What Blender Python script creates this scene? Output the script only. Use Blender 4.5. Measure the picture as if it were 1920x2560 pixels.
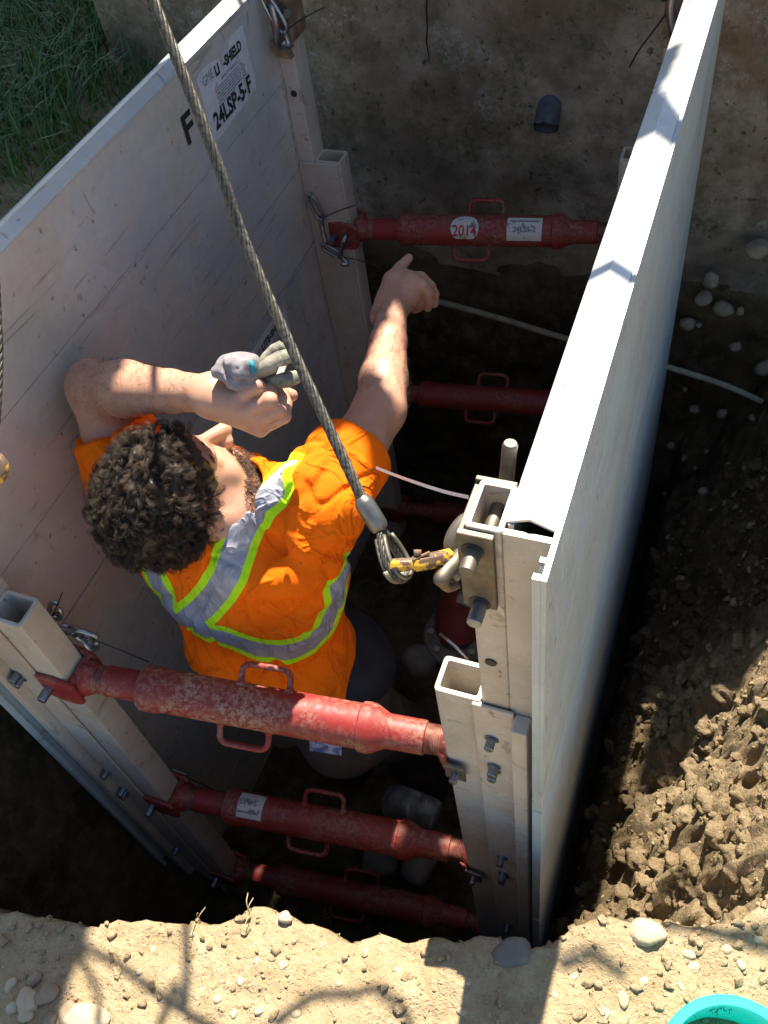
import bpy, bmesh, math, random
import numpy as np
from mathutils import Vector, Matrix, Euler
for o in list(bpy.data.objects): bpy.data.objects.remove(o)
SC = bpy.context.scene
COL = SC.collection
rnd = random.Random(7)
rng = np.random.default_rng(11)
R_ = math.radians

# ------------------------------------------------------------------ camera
CAM = np.array([0.99170, -0.41616, 1.09844])
CR = np.array([0.93070, 0.34781, -0.11356]); CU = np.array([-0.20858, 0.75953, 0.61613])
CU = CU - CR * (CU @ CR); CU /= np.linalg.norm(CU); CR /= np.linalg.norm(CR)
CW = -np.cross(CR, CU)
FPX = 889.304
cam = bpy.data.objects.new('camera', bpy.data.cameras.new('camera')); COL.objects.link(cam)
cam.data.sensor_fit = 'VERTICAL'; cam.data.sensor_height = 24.0
cam.data.lens = FPX / 1024 * 24.0
cam.data.clip_start = 0.02; cam.data.clip_end = 500
cam.matrix_world = Matrix(((CR[0], CU[0], -CW[0], CAM[0]), (CR[1], CU[1], -CW[1], CAM[1]),
                           (CR[2], CU[2], -CW[2], CAM[2]), (0, 0, 0, 1)))
SC.camera = cam
DS = 0.46293
def raydir(a, b):
    d = (a * DS - 384) / FPX * CR - (b * DS - 512) / FPX * CU + CW
    return d / np.linalg.norm(d)
def at(a, b, dist): return CAM + raydir(a, b) * dist
def onp(a, b, ax, val):
    d = raydir(a, b); return CAM + d * ((val - CAM[ax]) / d[ax])

# ------------------------------------------------------------------ sky, sun, exposure
SUN = Vector((-0.10, 0.65, 1.0)).normalized()
w = bpy.data.worlds.new("World"); SC.world = w; w.use_nodes = True
sky = w.node_tree.nodes.new('ShaderNodeTexSky'); sky.sky_type = 'NISHITA'; sky.sun_disc = False
sky.sun_elevation = math.asin(SUN.z); sky.sun_rotation = math.atan2(SUN.x, SUN.y)
bg = w.node_tree.nodes['Background']; bg.inputs['Strength'].default_value = 0.070
w.node_tree.links.new(sky.outputs[0], bg.inputs['Color'])
sl = bpy.data.lights.new('sun', 'SUN'); sl.energy = 5.0; sl.angle = R_(0.53); sl.color = (1.0, 0.90, 0.75)
so = bpy.data.objects.new('sun', sl); COL.objects.link(so)
so.rotation_euler = SUN.to_track_quat('Z', 'Y').to_euler(); so.location = (0, 3, 6)
vs = SC.view_settings; vs.view_transform = 'Standard'; vs.look = 'None'; vs.exposure = 1.4; vs.gamma = 1
vs.use_curve_mapping = False
SC.cycles.max_bounces = 8; SC.cycles.diffuse_bounces = 5

# ------------------------------------------------------------------ object helpers
def tag(o, label=None, cat=None, group=None, kind=None):
    if label: o['label'] = label
    if cat: o['category'] = cat
    if group: o['group'] = group
    if kind: o['kind'] = kind
    return o
def empty(name, loc=(0, 0, 0), label=None, cat=None, group=None, mat=None):
    o = bpy.data.objects.new(name, None); COL.objects.link(o); o.empty_display_size = .02
    if mat is not None: o.matrix_world = mat
    else: o.location = loc
    return tag(o, label, cat, group)
def np_mesh(name, V, F, mat=None, parent=None, smooth=True):
    """V (n,3) array, F list of index lists or (m,3|4) array"""
    me = bpy.data.meshes.new(name)
    V = np.asarray(V, np.float32)
    if isinstance(F, np.ndarray):
        k = F.shape[1]
        me.vertices.add(len(V)); me.vertices.foreach_set('co', V.ravel())
        me.loops.add(F.size); me.loops.foreach_set('vertex_index', F.astype(np.int32).ravel())
        me.polygons.add(len(F)); me.polygons.foreach_set('loop_start', np.arange(0, F.size, k, dtype=np.int32))
        me.update(calc_edges=True)
    else:
        me.from_pydata(V.tolist(), [], F); me.update()
    me.validate()
    if smooth: me.polygons.foreach_set('use_smooth', np.ones(len(me.polygons), bool))
    o = bpy.data.objects.new(name, me); COL.objects.link(o)
    if mat is not None: me.materials.append(mat)
    if parent is not None: o.parent = parent
    return o
def frame(d, hint=None):
    d = np.asarray(d, float); d = d / np.linalg.norm(d)
    h = np.array([0, 0, 1.]) if hint is None else np.asarray(hint, float)
    if abs(d @ h) > .98 * np.linalg.norm(h): h = np.array([1., 0, 0]) if abs(d[0]) < .9 else np.array([0, 1., 0])
    x = np.cross(h, d); x /= np.linalg.norm(x); y = np.cross(d, x)
    return x, y, d
class MB:
    def __init__(s): s.V = []; s.F = []; s.n = 0
    def add(s, V, F):
        s.V.append(np.asarray(V, float).reshape(-1, 3)); s.F += [[i + s.n for i in f] for f in F]; s.n += len(s.V[-1]); return s
    def box(s, lo, hi):
        x0, y0, z0 = lo; x1, y1, z1 = hi
        return s.add([(x0, y0, z0), (x1, y0, z0), (x1, y1, z0), (x0, y1, z0), (x0, y0, z1), (x1, y0, z1), (x1, y1, z1), (x0, y1, z1)],
                     [(0, 3, 2, 1), (4, 5, 6, 7), (0, 1, 5, 4), (1, 2, 6, 5), (2, 3, 7, 6), (3, 0, 4, 7)])
    def obox(s, c, half, X, Y, Z):
        c = np.asarray(c, float); V = []
        for k in (-1, 1):
            for (i, j) in ((-1, -1), (1, -1), (1, 1), (-1, 1)):
                V.append(c + i * half[0] * np.asarray(X) + j * half[1] * np.asarray(Y) + k * half[2] * np.asarray(Z))
        return s.add(V, [(0, 3, 2, 1), (4, 5, 6, 7), (0, 1, 5, 4), (1, 2, 6, 5), (2, 3, 7, 6), (3, 0, 4, 7)])
    def prism(s, poly, a, b, axis):
        """extrude 2D polygon (in the two other axes, cyclic order) along axis from a to b"""
        n = len(poly); V = []
        for v in (a, b):
            for (p, q) in poly:
                V.append({0: (v, p, q), 1: (p, v, q), 2: (p, q, v)}[axis])
        F = [[i, (i + 1) % n, n + (i + 1) % n, n + i] for i in range(n)]
        F += [list(range(n))[::-1], [n + i for i in range(n)]]
        return s.add(V, F)
    def hollow(s, x0, x1, y0, y1, t, z0, z1, r=0.004):
        """vertical square tube with open top and rounded outer corners"""
        def rr(x0, x1, y0, y1, r):
            P = []
            for cx, cy, a0 in ((x1 - r, y0 + r, -90), (x1 - r, y1 - r, 0), (x0 + r, y1 - r, 90), (x0 + r, y0 + r, 180)):
                for k in range(4):
                    a = R_(a0 + 30 * k); P.append((cx + r * math.cos(a), cy + r * math.sin(a)))
            return P
        o = rr(x0, x1, y0, y1, r); i = rr(x0 + t, x1 - t, y0 + t, y1 - t, max(r - t * .4, .0015)); n = len(o)
        e = .0008
        o2 = rr(x0 + e, x1 - e, y0 + e, y1 - e, r)
        V = [(p, q, z0) for p, q in o] + [(p, q, z1 - e) for p, q in o] + [(p, q, z1) for p, q in o2] + [(p, q, z1) for p, q in i] + [(p, q, z0) for p, q in i]
        F = []
        for k in range(n):
            m = (k + 1) % n
            for L in range(4): F.append([L * n + k, L * n + m, (L + 1) * n + m, (L + 1) * n + k])
        return s.add(V, F)
    def tube(s, path, r, seg=12, caps=True, close=False, hint=None):
        path = np.asarray(path, float); n = len(path)
        rr = np.full(n, r) if np.isscalar(r) else np.asarray(r, float)
        if close: T = np.roll(path, -1, 0) - np.roll(path, 1, 0)
        else: T = np.gradient(path, axis=0)
        T /= np.linalg.norm(T, axis=1)[:, None] + 1e-12
        x, y, _ = frame(T[0], hint); V = []
        for i in range(n):
            x = x - T[i] * (x @ T[i]); x /= np.linalg.norm(x); y = np.cross(T[i], x)
            for k in range(seg):
                a = 2 * math.pi * k / seg
                V.append(path[i] + rr[i] * (math.cos(a) * x + math.sin(a) * y))
        F = []
        for i in range(n if close else n - 1):
            j = (i + 1) % n
            for k in range(seg):
                m = (k + 1) % seg; F.append([i * seg + k, i * seg + m, j * seg + m, j * seg + k])
        if caps and not close: F += [list(range(seg))[::-1], [(n - 1) * seg + k for k in range(seg)]]
        return s.add(V, F)
    def lathe(s, prof, a, d, seg=28, caps=True):
        """profile [(distance along d, radius)] from point a"""
        x, y, d = frame(d); a = np.asarray(a, float); V = []
        for (t, r) in prof:
            for k in range(seg):
                an = 2 * math.pi * k / seg; V.append(a + d * t + r * (math.cos(an) * x + math.sin(an) * y))
        n = len(prof); F = []
        for i in range(n - 1):
            for k in range(seg):
                m = (k + 1) % seg; F.append([i * seg + k, i * seg + m, (i + 1) * seg + m, (i + 1) * seg + k])
        if caps: F += [list(range(seg))[::-1], [(n - 1) * seg + k for k in range(seg)]]
        return s.add(V, F)
    def build(s, name, mat, parent=None, smooth=False, bevel=0, flip=1, auto=None, seg=2):
        V = np.concatenate(s.V).copy(); F = s.F
        if flip < 0: V[:, 0] *= -1; F = [list(f)[::-1] for f in F]
        o = np_mesh(name, V, [list(f) for f in F], mat, parent, smooth)
        if bevel:
            b = o.modifiers.new('bevel', 'BEVEL'); b.width = bevel; b.segments = seg; b.limit_method = 'ANGLE'; b.angle_limit = R_(35)
            b.harden_normals = False
        if auto is not None:
            with_angle(o, auto)
        return o
def with_angle(o, deg):
    """sharp edges above an angle, smooth elsewhere"""
    me = o.data; bm = bmesh.new(); bm.from_mesh(me)
    for f in bm.faces: f.smooth = True
    for e in bm.edges:
        if len(e.link_faces) == 2 and e.calc_face_angle(0) > R_(deg): e.smooth = False
    bm.to_mesh(me); bm.free()
def curve_pts(P, n, closed=False):
    """Catmull-Rom through points"""
    P = np.asarray(P, float)
    if closed: Q = np.vstack([P[-1], P, P[0], P[1]]); m = len(P)
    else: Q = np.vstack([2 * P[0] - P[1], P, 2 * P[-1] - P[-2]]); m = len(P) - 1
    out = []
    for i in range(m):
        p0, p1, p2, p3 = Q[i:i + 4]
        for t in np.linspace(0, 1, n, endpoint=False):
            out.append(.5 * ((2 * p1) + (-p0 + p2) * t + (2 * p0 - 5 * p1 + 4 * p2 - p3) * t ** 2 + (-p0 + 3 * p1 - 3 * p2 + p3) * t ** 3))
    if not closed: out.append(P[-1])
    return np.array(out)

# ------------------------------------------------------------------ numeric noise
_P = np.random.default_rng(3).random((64, 64, 64)).astype(np.float32)
def vnoise(X, Y, Z):
    X, Y, Z = np.broadcast_arrays(X, Y, Z)
    xi = np.floor(X).astype(int); yi = np.floor(Y).astype(int); zi = np.floor(Z).astype(int)
    u = X - xi; v = Y - yi; t = Z - zi
    u = u * u * (3 - 2 * u); v = v * v * (3 - 2 * v); t = t * t * (3 - 2 * t)
    def g(a, b, c): return _P[(xi + a) & 63, (yi + b) & 63, (zi + c) & 63]
    return ((g(0, 0, 0) * (1 - u) + g(1, 0, 0) * u) * (1 - v) + (g(0, 1, 0) * (1 - u) + g(1, 1, 0) * u) * v) * (1 - t) + \
           ((g(0, 0, 1) * (1 - u) + g(1, 0, 1) * u) * (1 - v) + (g(0, 1, 1) * (1 - u) + g(1, 1, 1) * u) * v) * t - .5
def fbm(X, Y, Z, f, oct=4, gain=.5):
    s = 0; a = 1.0
    for i in range(oct):
        s = s + a * vnoise(X * f + 13.7 * i, Y * f + 7.1 * i, Z * f + 3.3 * i); f *= 2.03; a *= gain
    return s
def smooth01(x, a, b):
    t = np.clip((x - a) / (b - a), 0, 1); return t * t * (3 - 2 * t)

# ------------------------------------------------------------------ materials
class NT:
    def __init__(s, name):
        s.m = bpy.data.materials.new(name); s.m.use_nodes = True; s.nt = s.m.node_tree
        s.b = s.nt.nodes['Principled BSDF']; s._oc = None
    def n(s, typ, ins={}, **props):
        nd = s.nt.nodes.new('ShaderNode' + typ)
        for k, v in props.items(): setattr(nd, k, v)
        for k, v in ins.items(): s.set(nd, k, v)
        return nd
    def set(s, nd, k, v):
        i = nd.inputs[k]
        if isinstance(v, bpy.types.NodeSocket): s.nt.links.new(v, i)
        elif hasattr(v, 'outputs'): s.nt.links.new(v.outputs[0], i)
        else:
            if isinstance(v, (tuple, list)) and len(v) == 3 and i.type == 'RGBA': v = (*v, 1)
            i.default_value = v
    def co(s):
        if s._oc is None:
            tc = s.n('TexCoord'); oi = s.n('ObjectInfo')
            sc = s.n('VectorMath', {0: oi.outputs['Random'], 1: (17., 31., 23.)}, operation='MULTIPLY')
            s._oc = s.n('VectorMath', {0: tc.outputs['Object'], 1: sc.outputs[0]}, operation='ADD').outputs[0]
        return s._oc
    def scale(s, v, sc, off=(0, 0, 0)):
        return s.n('Mapping', {'Vector': v, 'Scale': sc, 'Location': off}).outputs[0]
    def noise(s, sc, det=4, rough=.55, vec=None, dist=0):
        return s.n('TexNoise', {'Vector': vec if vec is not None else s.co(), 'Scale': sc, 'Detail': det, 'Roughness': rough, 'Distortion': dist}).outputs[0]
    def vor(s, sc, vec=None, feat='F1', out=0):
        return s.n('TexVoronoi', {'Vector': vec if vec is not None else s.co(), 'Scale': sc}, feature=feat).outputs[out]
    def ramp(s, f, stops, interp='LINEAR'):
        r = s.n('ValToRGB', {'Fac': f}); cr = r.color_ramp; cr.interpolation = interp
        while len(cr.elements) < len(stops): cr.elements.new(.5)
        for e, (p, c) in zip(cr.elements, stops):
            e.position = p
            e.color = (c, c, c, 1) if not isinstance(c, (tuple, list)) else (*c, 1)
        return r.outputs[0]
    def mix(s, f, a, b, mode='MIX'):
        m = s.n('MixRGB', {'Fac': f, 'Color1': a, 'Color2': b}, blend_type=mode); return m.outputs[0]
    def math(s, op, a, b=0.0, c=0.0):
        return s.n('Math', {0: a, 1: b, 2: c}, operation=op).outputs[0]
    def sep(s, v=None):
        return s.n('SeparateXYZ', {0: v if v is not None else s.co()}).outputs
    def P(s, **kw):
        for k, v in kw.items():
            s.set(s.b, {'base': 'Base Color', 'rough': 'Roughness', 'metal': 'Metallic', 'spec': 'Specular IOR Level', 'normal': 'Normal',
                        'coat': 'Coat Weight', 'sheen': 'Sheen Weight', 'sss': 'Subsurface Weight', 'trans': 'Transmission Weight', 'alpha': 'Alpha', 'aniso': 'Anisotropic'}[k], v)
        return s
    def bump(s, h, st=.3, d=.002, normal=None):
        b = s.n('Bump', {'Height': h, 'Strength': st, 'Distance': d})
        if normal is not None: s.set(b, 'Normal', normal)
        return b.outputs[0]

def hue_f(t, h): return t.ramp(h, [(.40, 0), (.62, 1)])
def mat_aluminium(name, tint=(.60, .585, .56), dirt=(.34, .27, .20), dirt_amt=.45, metal=.55, rough=.42, streak=None):
    t = NT(name); c = t.co()
    big = t.noise(3.2, 5, .6, dist=.6)
    v = t.scale(c, streak) if streak else c
    med = t.noise(14, 4, .6, vec=v)
    fine = t.noise(90, 3, .6)
    col = t.mix(t.ramp(big, [(.36, 0), (.64, 1)]), tint, tuple(x * .62 for x in tint))
    hue = t.noise(2.1, 4, .6, vec=t.scale(c, (1, 1, 1), (5.5, 2.2, 8.8)))
    col = t.mix(.5, col, t.mix(hue_f(t, hue), tuple(tint[i] * (.84, .93, 1.0)[i] for i in range(3)), tuple(tint[i] * (1.0, .93, .80)[i] for i in range(3))))
    d = t.math('MULTIPLY', t.ramp(med, [(.42, 0), (.66, 1)]), t.ramp(big, [(.3, .25), (.6, 1)]))
    d = t.math('MULTIPLY', d, dirt_amt)
    col = t.mix(d, col, dirt)
    # fine scratches
    sc = t.noise(30, 2, .5, vec=t.scale(c, (4, .25, 9)))
    col = t.mix(t.math('MULTIPLY', t.ramp(sc, [(.62, 0), (.66, 1)]), .25), col, (.75, .73, .70))
    for k_, (vx, th_) in enumerate((((2.2, .35, 5.0), .640), ((1.0, 3.2, .5), .655), ((1.5, 1.6, .7), .66))):
        l_ = t.ramp(t.noise(11, 3, .55, vec=t.scale(c, vx, (k_ * 4.1, 2, 7)), dist=1.4), [(th_, 0), (th_ + .035, 1)])
        col = t.mix(t.math('MULTIPLY', l_, .42), col, ((.25, .20, .16), (.80, .77, .74), (.20, .15, .11))[k_])
    spk = t.ramp(t.noise(55, 2, .5), [(.70, 0), (.76, 1)])
    col = t.mix(t.math('MULTIPLY', spk, .6), col, (.10, .08, .07))
    t.P(base=col, metal=t.math('MULTIPLY', t.math('SUBTRACT', 1.0, t.math('MULTIPLY', d, 1.2)), metal), rough=t.ramp(fine, [(.3, rough - .06), (.7, rough + .12)]))
    t.P(normal=t.bump(t.noise(5, 4, .6), .35, .012, t.bump(fine, .2, .0006)))
    return t.m
def mat_simple(name, base, rough=.6, metal=0, var=.25, sc=40, bump=.2, bd=.001):
    t = NT(name); f = t.noise(sc, 4, .6)
    t.P(base=t.mix(t.ramp(f, [(.3, 0), (.7, 1)]), tuple(min(1, x * (1 + var)) for x in base), tuple(x * (1 - var) for x in base)), rough=rough, metal=metal)
    if bump: t.P(normal=t.bump(f, bump, bd))
    return t.m
def mat_steel(name, base=(.42, .44, .46), rough=.32, rust=.25):
    t = NT(name); f = t.noise(35, 5, .65)
    col = t.mix(t.ramp(t.noise(60, 3, .6), [(.3, 0), (.7, 1)]), base, tuple(x * .6 for x in base))
    rf = t.math('MULTIPLY', t.ramp(f, [(.55, 0), (.68, 1)]), rust)
    col = t.mix(rf, col, (.16, .075, .035))
    t.P(base=col, metal=t.math('SUBTRACT', .9, rf), rough=rough, normal=t.bump(f, .2, .0008)); return t.m
def mat_rust(name):
    t = NT(name); f = t.noise(30, 6, .65); g = t.noise(120, 3, .6)
    col = t.ramp(f, [(.3, (.10, .055, .035)), (.5, (.22, .13, .075)), (.68, (.34, .25, .16))])
    t.P(base=col, metal=.15, rough=.75, normal=t.bump(g, .5, .001)); return t.m
def mat_red(name, dirt=.5):
    t = NT(name); c = t.co()
    f = t.noise(9, 5, .62, dist=.4); g = t.noise(120, 5, .75); h = t.noise(24, 4, .7)
    col = t.mix(t.ramp(f, [(.35, 0), (.65, 1)]), (.27, .022, .019), (.17, .016, .014))
    du = t.math('MULTIPLY', t.ramp(g, [(.44, 0), (.58, 1)]), t.ramp(f, [(.40, 0), (.60, 1)]))
    col = t.mix(t.math('MULTIPLY', du, dirt), col, (.40, .25, .17))
    ch = t.ramp(h, [(.655, 0), (.68, 1)])
    col = t.mix(t.math('MULTIPLY', ch, .8), col, (.09, .04, .03))
    t.P(base=col, rough=t.ramp(g, [(.3, .42), (.7, .70)]), normal=t.bump(g, .25, .0008)); return t.m
# ------------------------------------------------------------------ shared materials
ALU = mat_aluminium('aluminium_plate', (.82, .795, .755), (.45, .36, .27), .6, .40, .36)
ALUO = mat_aluminium('aluminium_outer_skin', (.55, .65, .69), (.47, .47, .47), .45, .15, .36, streak=(1, .06, 6))
ALUP = mat_aluminium('aluminium_post', (.68, .60, .51), (.40, .29, .19), .45, .15, .48)
ALUC = mat_aluminium('aluminium_cap', (.72, .72, .71), (.30, .27, .24), .18, .35, .36)
WELD = mat_simple('weld_bead', (.50, .45, .40), .5, .4, .3, 120, .6, .002)
STEEL = mat_steel('galvanised_steel', (.42, .45, .48), .30, .35)
STEELD = mat_steel('dirty_steel_plate', (.25, .23, .20), .5, .55)
ZINC = mat_steel('zinc_bolt', (.30, .34, .40), .35, .15)
RUST = mat_rust('rusty_steel')
RED = mat_red('worn_red_paint', .85)
REDP = mat_red('red_paint_dirty', .5)
STICK = mat_simple('white_vinyl', (.62, .62, .64), .45, 0, .1, 50, .05)
INK = mat_simple('black_ink', (.02, .02, .025), .5, 0, .2, 80, 0)
INKR = mat_simple('red_ink', (.45, .03, .03), .5, 0, .2, 80, 0)
INKG = mat_simple('grey_ink', (.22, .22, .25), .5, 0, .2, 80, 0)
BLACKTIE = mat_simple('black_nylon', (.012, .012, .012), .4, 0, .2, 60, 0)
CLEARTIE = mat_simple('grey_nylon', (.42, .44, .48), .25, 0, .2, 200, .2)

W_ = 0.85204; L_ = 1.29584; H_ = 0.38336; P_ = 0.0515; W1 = 0.0415; T_ = 0.0663; S_ = 0.0545
ZB = -1.46
MR = Matrix(((0.9998245, -0.0102130, -0.0157044, 0.85204), (0.0101159, 0.9999293, -0.0062536, 0.0831),
             (0.0157672, 0.0060937, 0.9998571, 0.0162), (0, 0, 0, 1)))
ML = Matrix.Identity(4)
MRn = np.array(MR)
def rw(x, y, z): return MRn[:3, :3] @ np.array([x, y, z]) + MRn[:3, 3]

def text_mesh(name, body, size, mat, parent, mw, bold=0.0, width=None, align='CENTER', wrap=None):
    cu = bpy.data.curves.new(name, 'FONT'); cu.body = body; cu.size = size; cu.align_x = align; cu.align_y = 'CENTER'
    cu.offset = bold; cu.resolution_u = 3
    tmp = bpy.data.objects.new('tmp', cu); COL.objects.link(tmp); bpy.context.view_layer.update()
    me = bpy.data.meshes.new_from_object(tmp); bpy.data.objects.remove(tmp); bpy.data.curves.remove(cu)
    if wrap:
        bm = bmesh.new(); bm.from_mesh(me); bmesh.ops.triangulate(bm, faces=bm.faces[:])
        for _ in range(3):
            le = [e for e in bm.edges if e.calc_length() > size * .16]
            if le: bmesh.ops.subdivide_edges(bm, edges=le, cuts=1); bmesh.ops.triangulate(bm, faces=[f for f in bm.faces if len(f.verts) > 3])
        bm.to_mesh(me); bm.free()
    V = np.array([v.co for v in me.vertices])
    if width: V[:, 0] *= width / (V[:, 0].max() - V[:, 0].min())
    if wrap: V = wrap(V)
    else:
        A = np.array(mw); V = V @ A[:3, :3].T + A[:3, 3]
    me.vertices.foreach_set('co', V.astype(np.float32).ravel()); me.update()
    me.materials.clear(); me.materials.append(mat); me.name = name
    o = bpy.data.objects.new(name, me); COL.objects.link(o); o.parent = parent
    return o
def plane_m(y, z, x=0.0):      # text plane on the inner face of the left panel, reading along +y
    return Matrix(((0, 0, 1, x), (1, 0, 0, y), (0, 1, 0, z), (0, 0, 0, 1)))

def add_sticker(parent, y0, z0, worn=True):
    """printed label on a panel; (y0,z0) = lower left corner"""
    w, h = .203, .137; x = .0012
    m = MB(); e = 0
    if worn:   # torn outline
        out = [(0, 0), (.035, -.002), (.09, .003), (.15, .006), (.198, .012), (.203, .03), (.2, .075), (.2025, h), (.134, h + .001), (.133, h - .012), (.104, h - .013),
               (.102, h - .032), (.094, h - .040), (.088, h - .012), (.05, h - .006), (.02, h - .005), (0, h - .012)]
    else: out = [(0, 0), (w, 0), (w, h), (0, h)]
    m.prism([(y0 + a, z0 + b) for a, b in out], .0006, x, 0)
    st = m.build('label_sticker', STICK, parent)
    def T(body, u, v, size, width, mat=INK, bold=0.0012):
        text_mesh('lettering', body, size, mat, st, plane_m(y0 + u, z0 + v, x + .0006), bold, width)
    if worn:
        T('LI', .073, h - .029, .026, .017); T('-SHIELD', .139, h - .029, .026, .078)
    else: T('LITE-SHIELD', .122, h - .026, .026, .122)
    T('GME', .036, h - .026, .026, .04, INKG, 0)
    T('UNION CITY, MICHIGAN', .115, h - .049, .0085, .075, INKG, .0001)
    T('24LSP-5-F', .100, .030, .044, .165, INK, .0016)
    k = MB(); r = random.Random(5)
    for i in range(7):
        a = .048 + r.random() * .004; zz = z0 + .079 - .0052 * i
        while a < .165 - (i == 6) * .05:
            b = a + r.uniform(.006, .018); k.box((x + .0004, y0 + a, zz), (x + .0008, y0 + b, zz + .0021)); a = b + .0025
    k.build('small_print', INKG, st)
    if worn:
        for P in ([(.146, .100), (.154, .097), (.159, .07), (.163, .02), (.170, -.03), (.165, -.03), (.158, .02), (.153, .066)],
                  [(.045, .083), (.058, .094), (.062, .075), (.05, .066)]):
            s = MB(); s.prism([(y0 + a, z0 + b) for a, b in P], x - .0002, x + .0016, 0); s.build('scrape', ALU, st)
    return st

def make_panel(side, k, z1, label, group):
    """one aluminium panel module, k = 0 top"""
    fl = 1 if side == 'L' else -1
    z0 = z1 - .6065
    root = empty('trench_panel', mat=ML if fl > 0 else MR, label=label, cat='trench panel', group=group)
    ya, yb = .010, L_ + .055
    g = .0008
    def skin(xs, sgn, gr, y0, y1):
        prof = []                                     # vertical profile with shallow plank grooves
        n = 3; hh = (z1 - z0) / n
        pts = [(xs, z0)]
        for i in range(1, n):
            zc = z0 + hh * i
            pts += [(xs, zc - g), (xs - sgn * gr, zc - g), (xs - sgn * gr, zc + g), (xs, zc + g)]
        pts += [(xs, z1)]
        pts += [(xs - sgn * .0056, z1), (xs - sgn * .0056, z0)]
        m = MB(); m.prism(pts if sgn > 0 else pts[::-1], y0, y1, 1); return m
    skin(0, 1, .0040, ya + .004, yb).build('inner_skin', ALU, root, flip=fl)
    m = skin(-P_, -1, .0012, -.042, L_ + .10)
    m.box((-P_ + .0050, -.0420, z0), (-.0375, -.0350, z1)); m.box((-P_ + .0050, -.0215, z0), (-.0395, -.0155, z1))
    m.build('outer_skin', ALUO, root, flip=fl)
    # end posts: hollow tube on the trench side, web across the end
    for (a, b, wy) in ((.002, .063, .002), (L_, L_ + .061, L_ + .054)):
        m = MB(); m.hollow(.0025, W1, a, b, .0055, z0, z1 + .0008)
        post = m.build('end_post', ALUP, root, flip=fl, auto=25)
        wb = MB(); wb.box((-P_ + .0058, wy, z0 + .001), (.0022, wy + .007, z1 - .0004)); wb.build('web', ALUP, root, flip=fl)
        wd = MB()      # weld bead where the tube meets the skin
        yy = b + .001 if a < .5 else a - .001
        zz = np.arange(z0 + .004, z1 - .003, .0045); 
        wd.tube([(0.0012 + .0008 * rnd.random(), yy + .001 * rnd.random(), z) for z in zz], [.0028 + .0012 * rnd.random() for z in zz], 6)
        wd.build('weld', WELD, root, smooth=True, flip=fl)
    if k == 0:
        c = MB(); y0, y1 = .016, L_ + .05      # gabled cap
        c.prism([(.002, z1 + .0014), (-.021, z1 + .0125), (-P_ + .0060, z1 + .0014), (-P_ + .0060, z1 - .0016), (-.021, z1 + .0090), (.002, z1 - .0016)][::-1], y0, y1, 1)
        c.build('top_cap', ALUC, root, flip=fl)
        for q_ in ((.024, .0012, .115), (.024, L_ - .0008, .16)):
            hm = MB(); hm.lathe([(0, .0075), (.0012, .0075)], q_, (0, -1, 0), 16); hm.build('pin_hole', INK, root, flip=fl)
    return root
side_txt = {'L': 'behind the bent left arm', 'R': 'on the right edge of the pit'}
zt = H_
lab = {('L', 0): 'top aluminium panel of the left trench wall, with a big white sticker',
       ('L', 1): 'middle aluminium panel of the left trench wall, its sticker beside the gloves',
       ('L', 2): 'bottom aluminium panel of the left trench wall, deep in shade',
       ('R', 0): 'top aluminium panel of the right trench wall, under the sunlit white cap',
       ('R', 1): 'middle aluminium panel of the right trench wall, seen from outside',
       ('R', 2): 'bottom aluminium panel of the right trench wall, its foot behind the ledge'}
panels = {}
for side in 'LR':
    for k in range(3):
        panels[side, k] = make_panel(side, k, H_ - .6105 * k, lab[side, k], 'aluminium trench shield panels')
add_sticker(panels['L', 0], .985, .217)
add_sticker(panels['L', 1], .885, -.395, False)
add_sticker(panels['L', 2], .985, -1.010, False)
# black painted letter beside the sticker
text_mesh('letter_mark', 'F', .075, INK, panels['L', 0], plane_m(.917, .283, .0012), .002, .035)

# ------------------------------------------------------------------ slide rails at the four corners
def make_rail(side, yb, label):
    fl = 1 if side == 'L' else -1
    root = empty('corner_rail', mat=ML if fl > 0 else MR, label=label, cat='corner rail', group='slide rails at the shield corners')
    m = MB(); m.hollow(W1 + .0005, W1 + T_, yb, yb + S_, .0065, ZB, 0, .006); m.build('square_tube', ALUP, root, flip=fl, auto=25)
    f = MB()
    if yb < .5:
        f.box((-.004, yb - .0065, ZB), (W1 + .012, yb - .0005, -.0005))
        f.box((-.0265, yb - .026, ZB), (-.0045, yb + .0015, -.0095))
        f.box((W1 - .002, yb - .003, ZB), (W1 + .004, yb + .002, -.0008))
    else:
        f.prism([(.0025, ZB), (W1 + T_ - .005, ZB), (W1 + T_ - .005, -.0012), (.008, -.0012), (.0025, -.018)][::-1], yb - .006, yb - .0008, 1)
    f.build('flange', ALUP, root, flip=fl, bevel=.0025)
    if yb < .5:
        for z in (-.093, -.189, -.206, -.62, -.72, -.735, -1.12):
            b = MB(); x = .0285 if side == 'R' else .006
            b.lathe([(0, .0105), (.0016, .0105), (.0017, .0068), (.017, .0068), (.018, .006)], (x, yb - .0066, z), (0, -1, 0), 14)
            b.build('bolt', ZINC, root, flip=fl, auto=30)
    return root
make_rail('L', 0, 'square aluminium rail with open top at the left front corner')
make_rail('R', 0, 'square aluminium rail with sunlit open top at the right front corner')
make_rail('L', L_, 'wide aluminium rail with two wire pins at the back left corner')
make_rail('R', L_, 'square aluminium rail with open top at the back right corner, half hidden')

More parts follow.
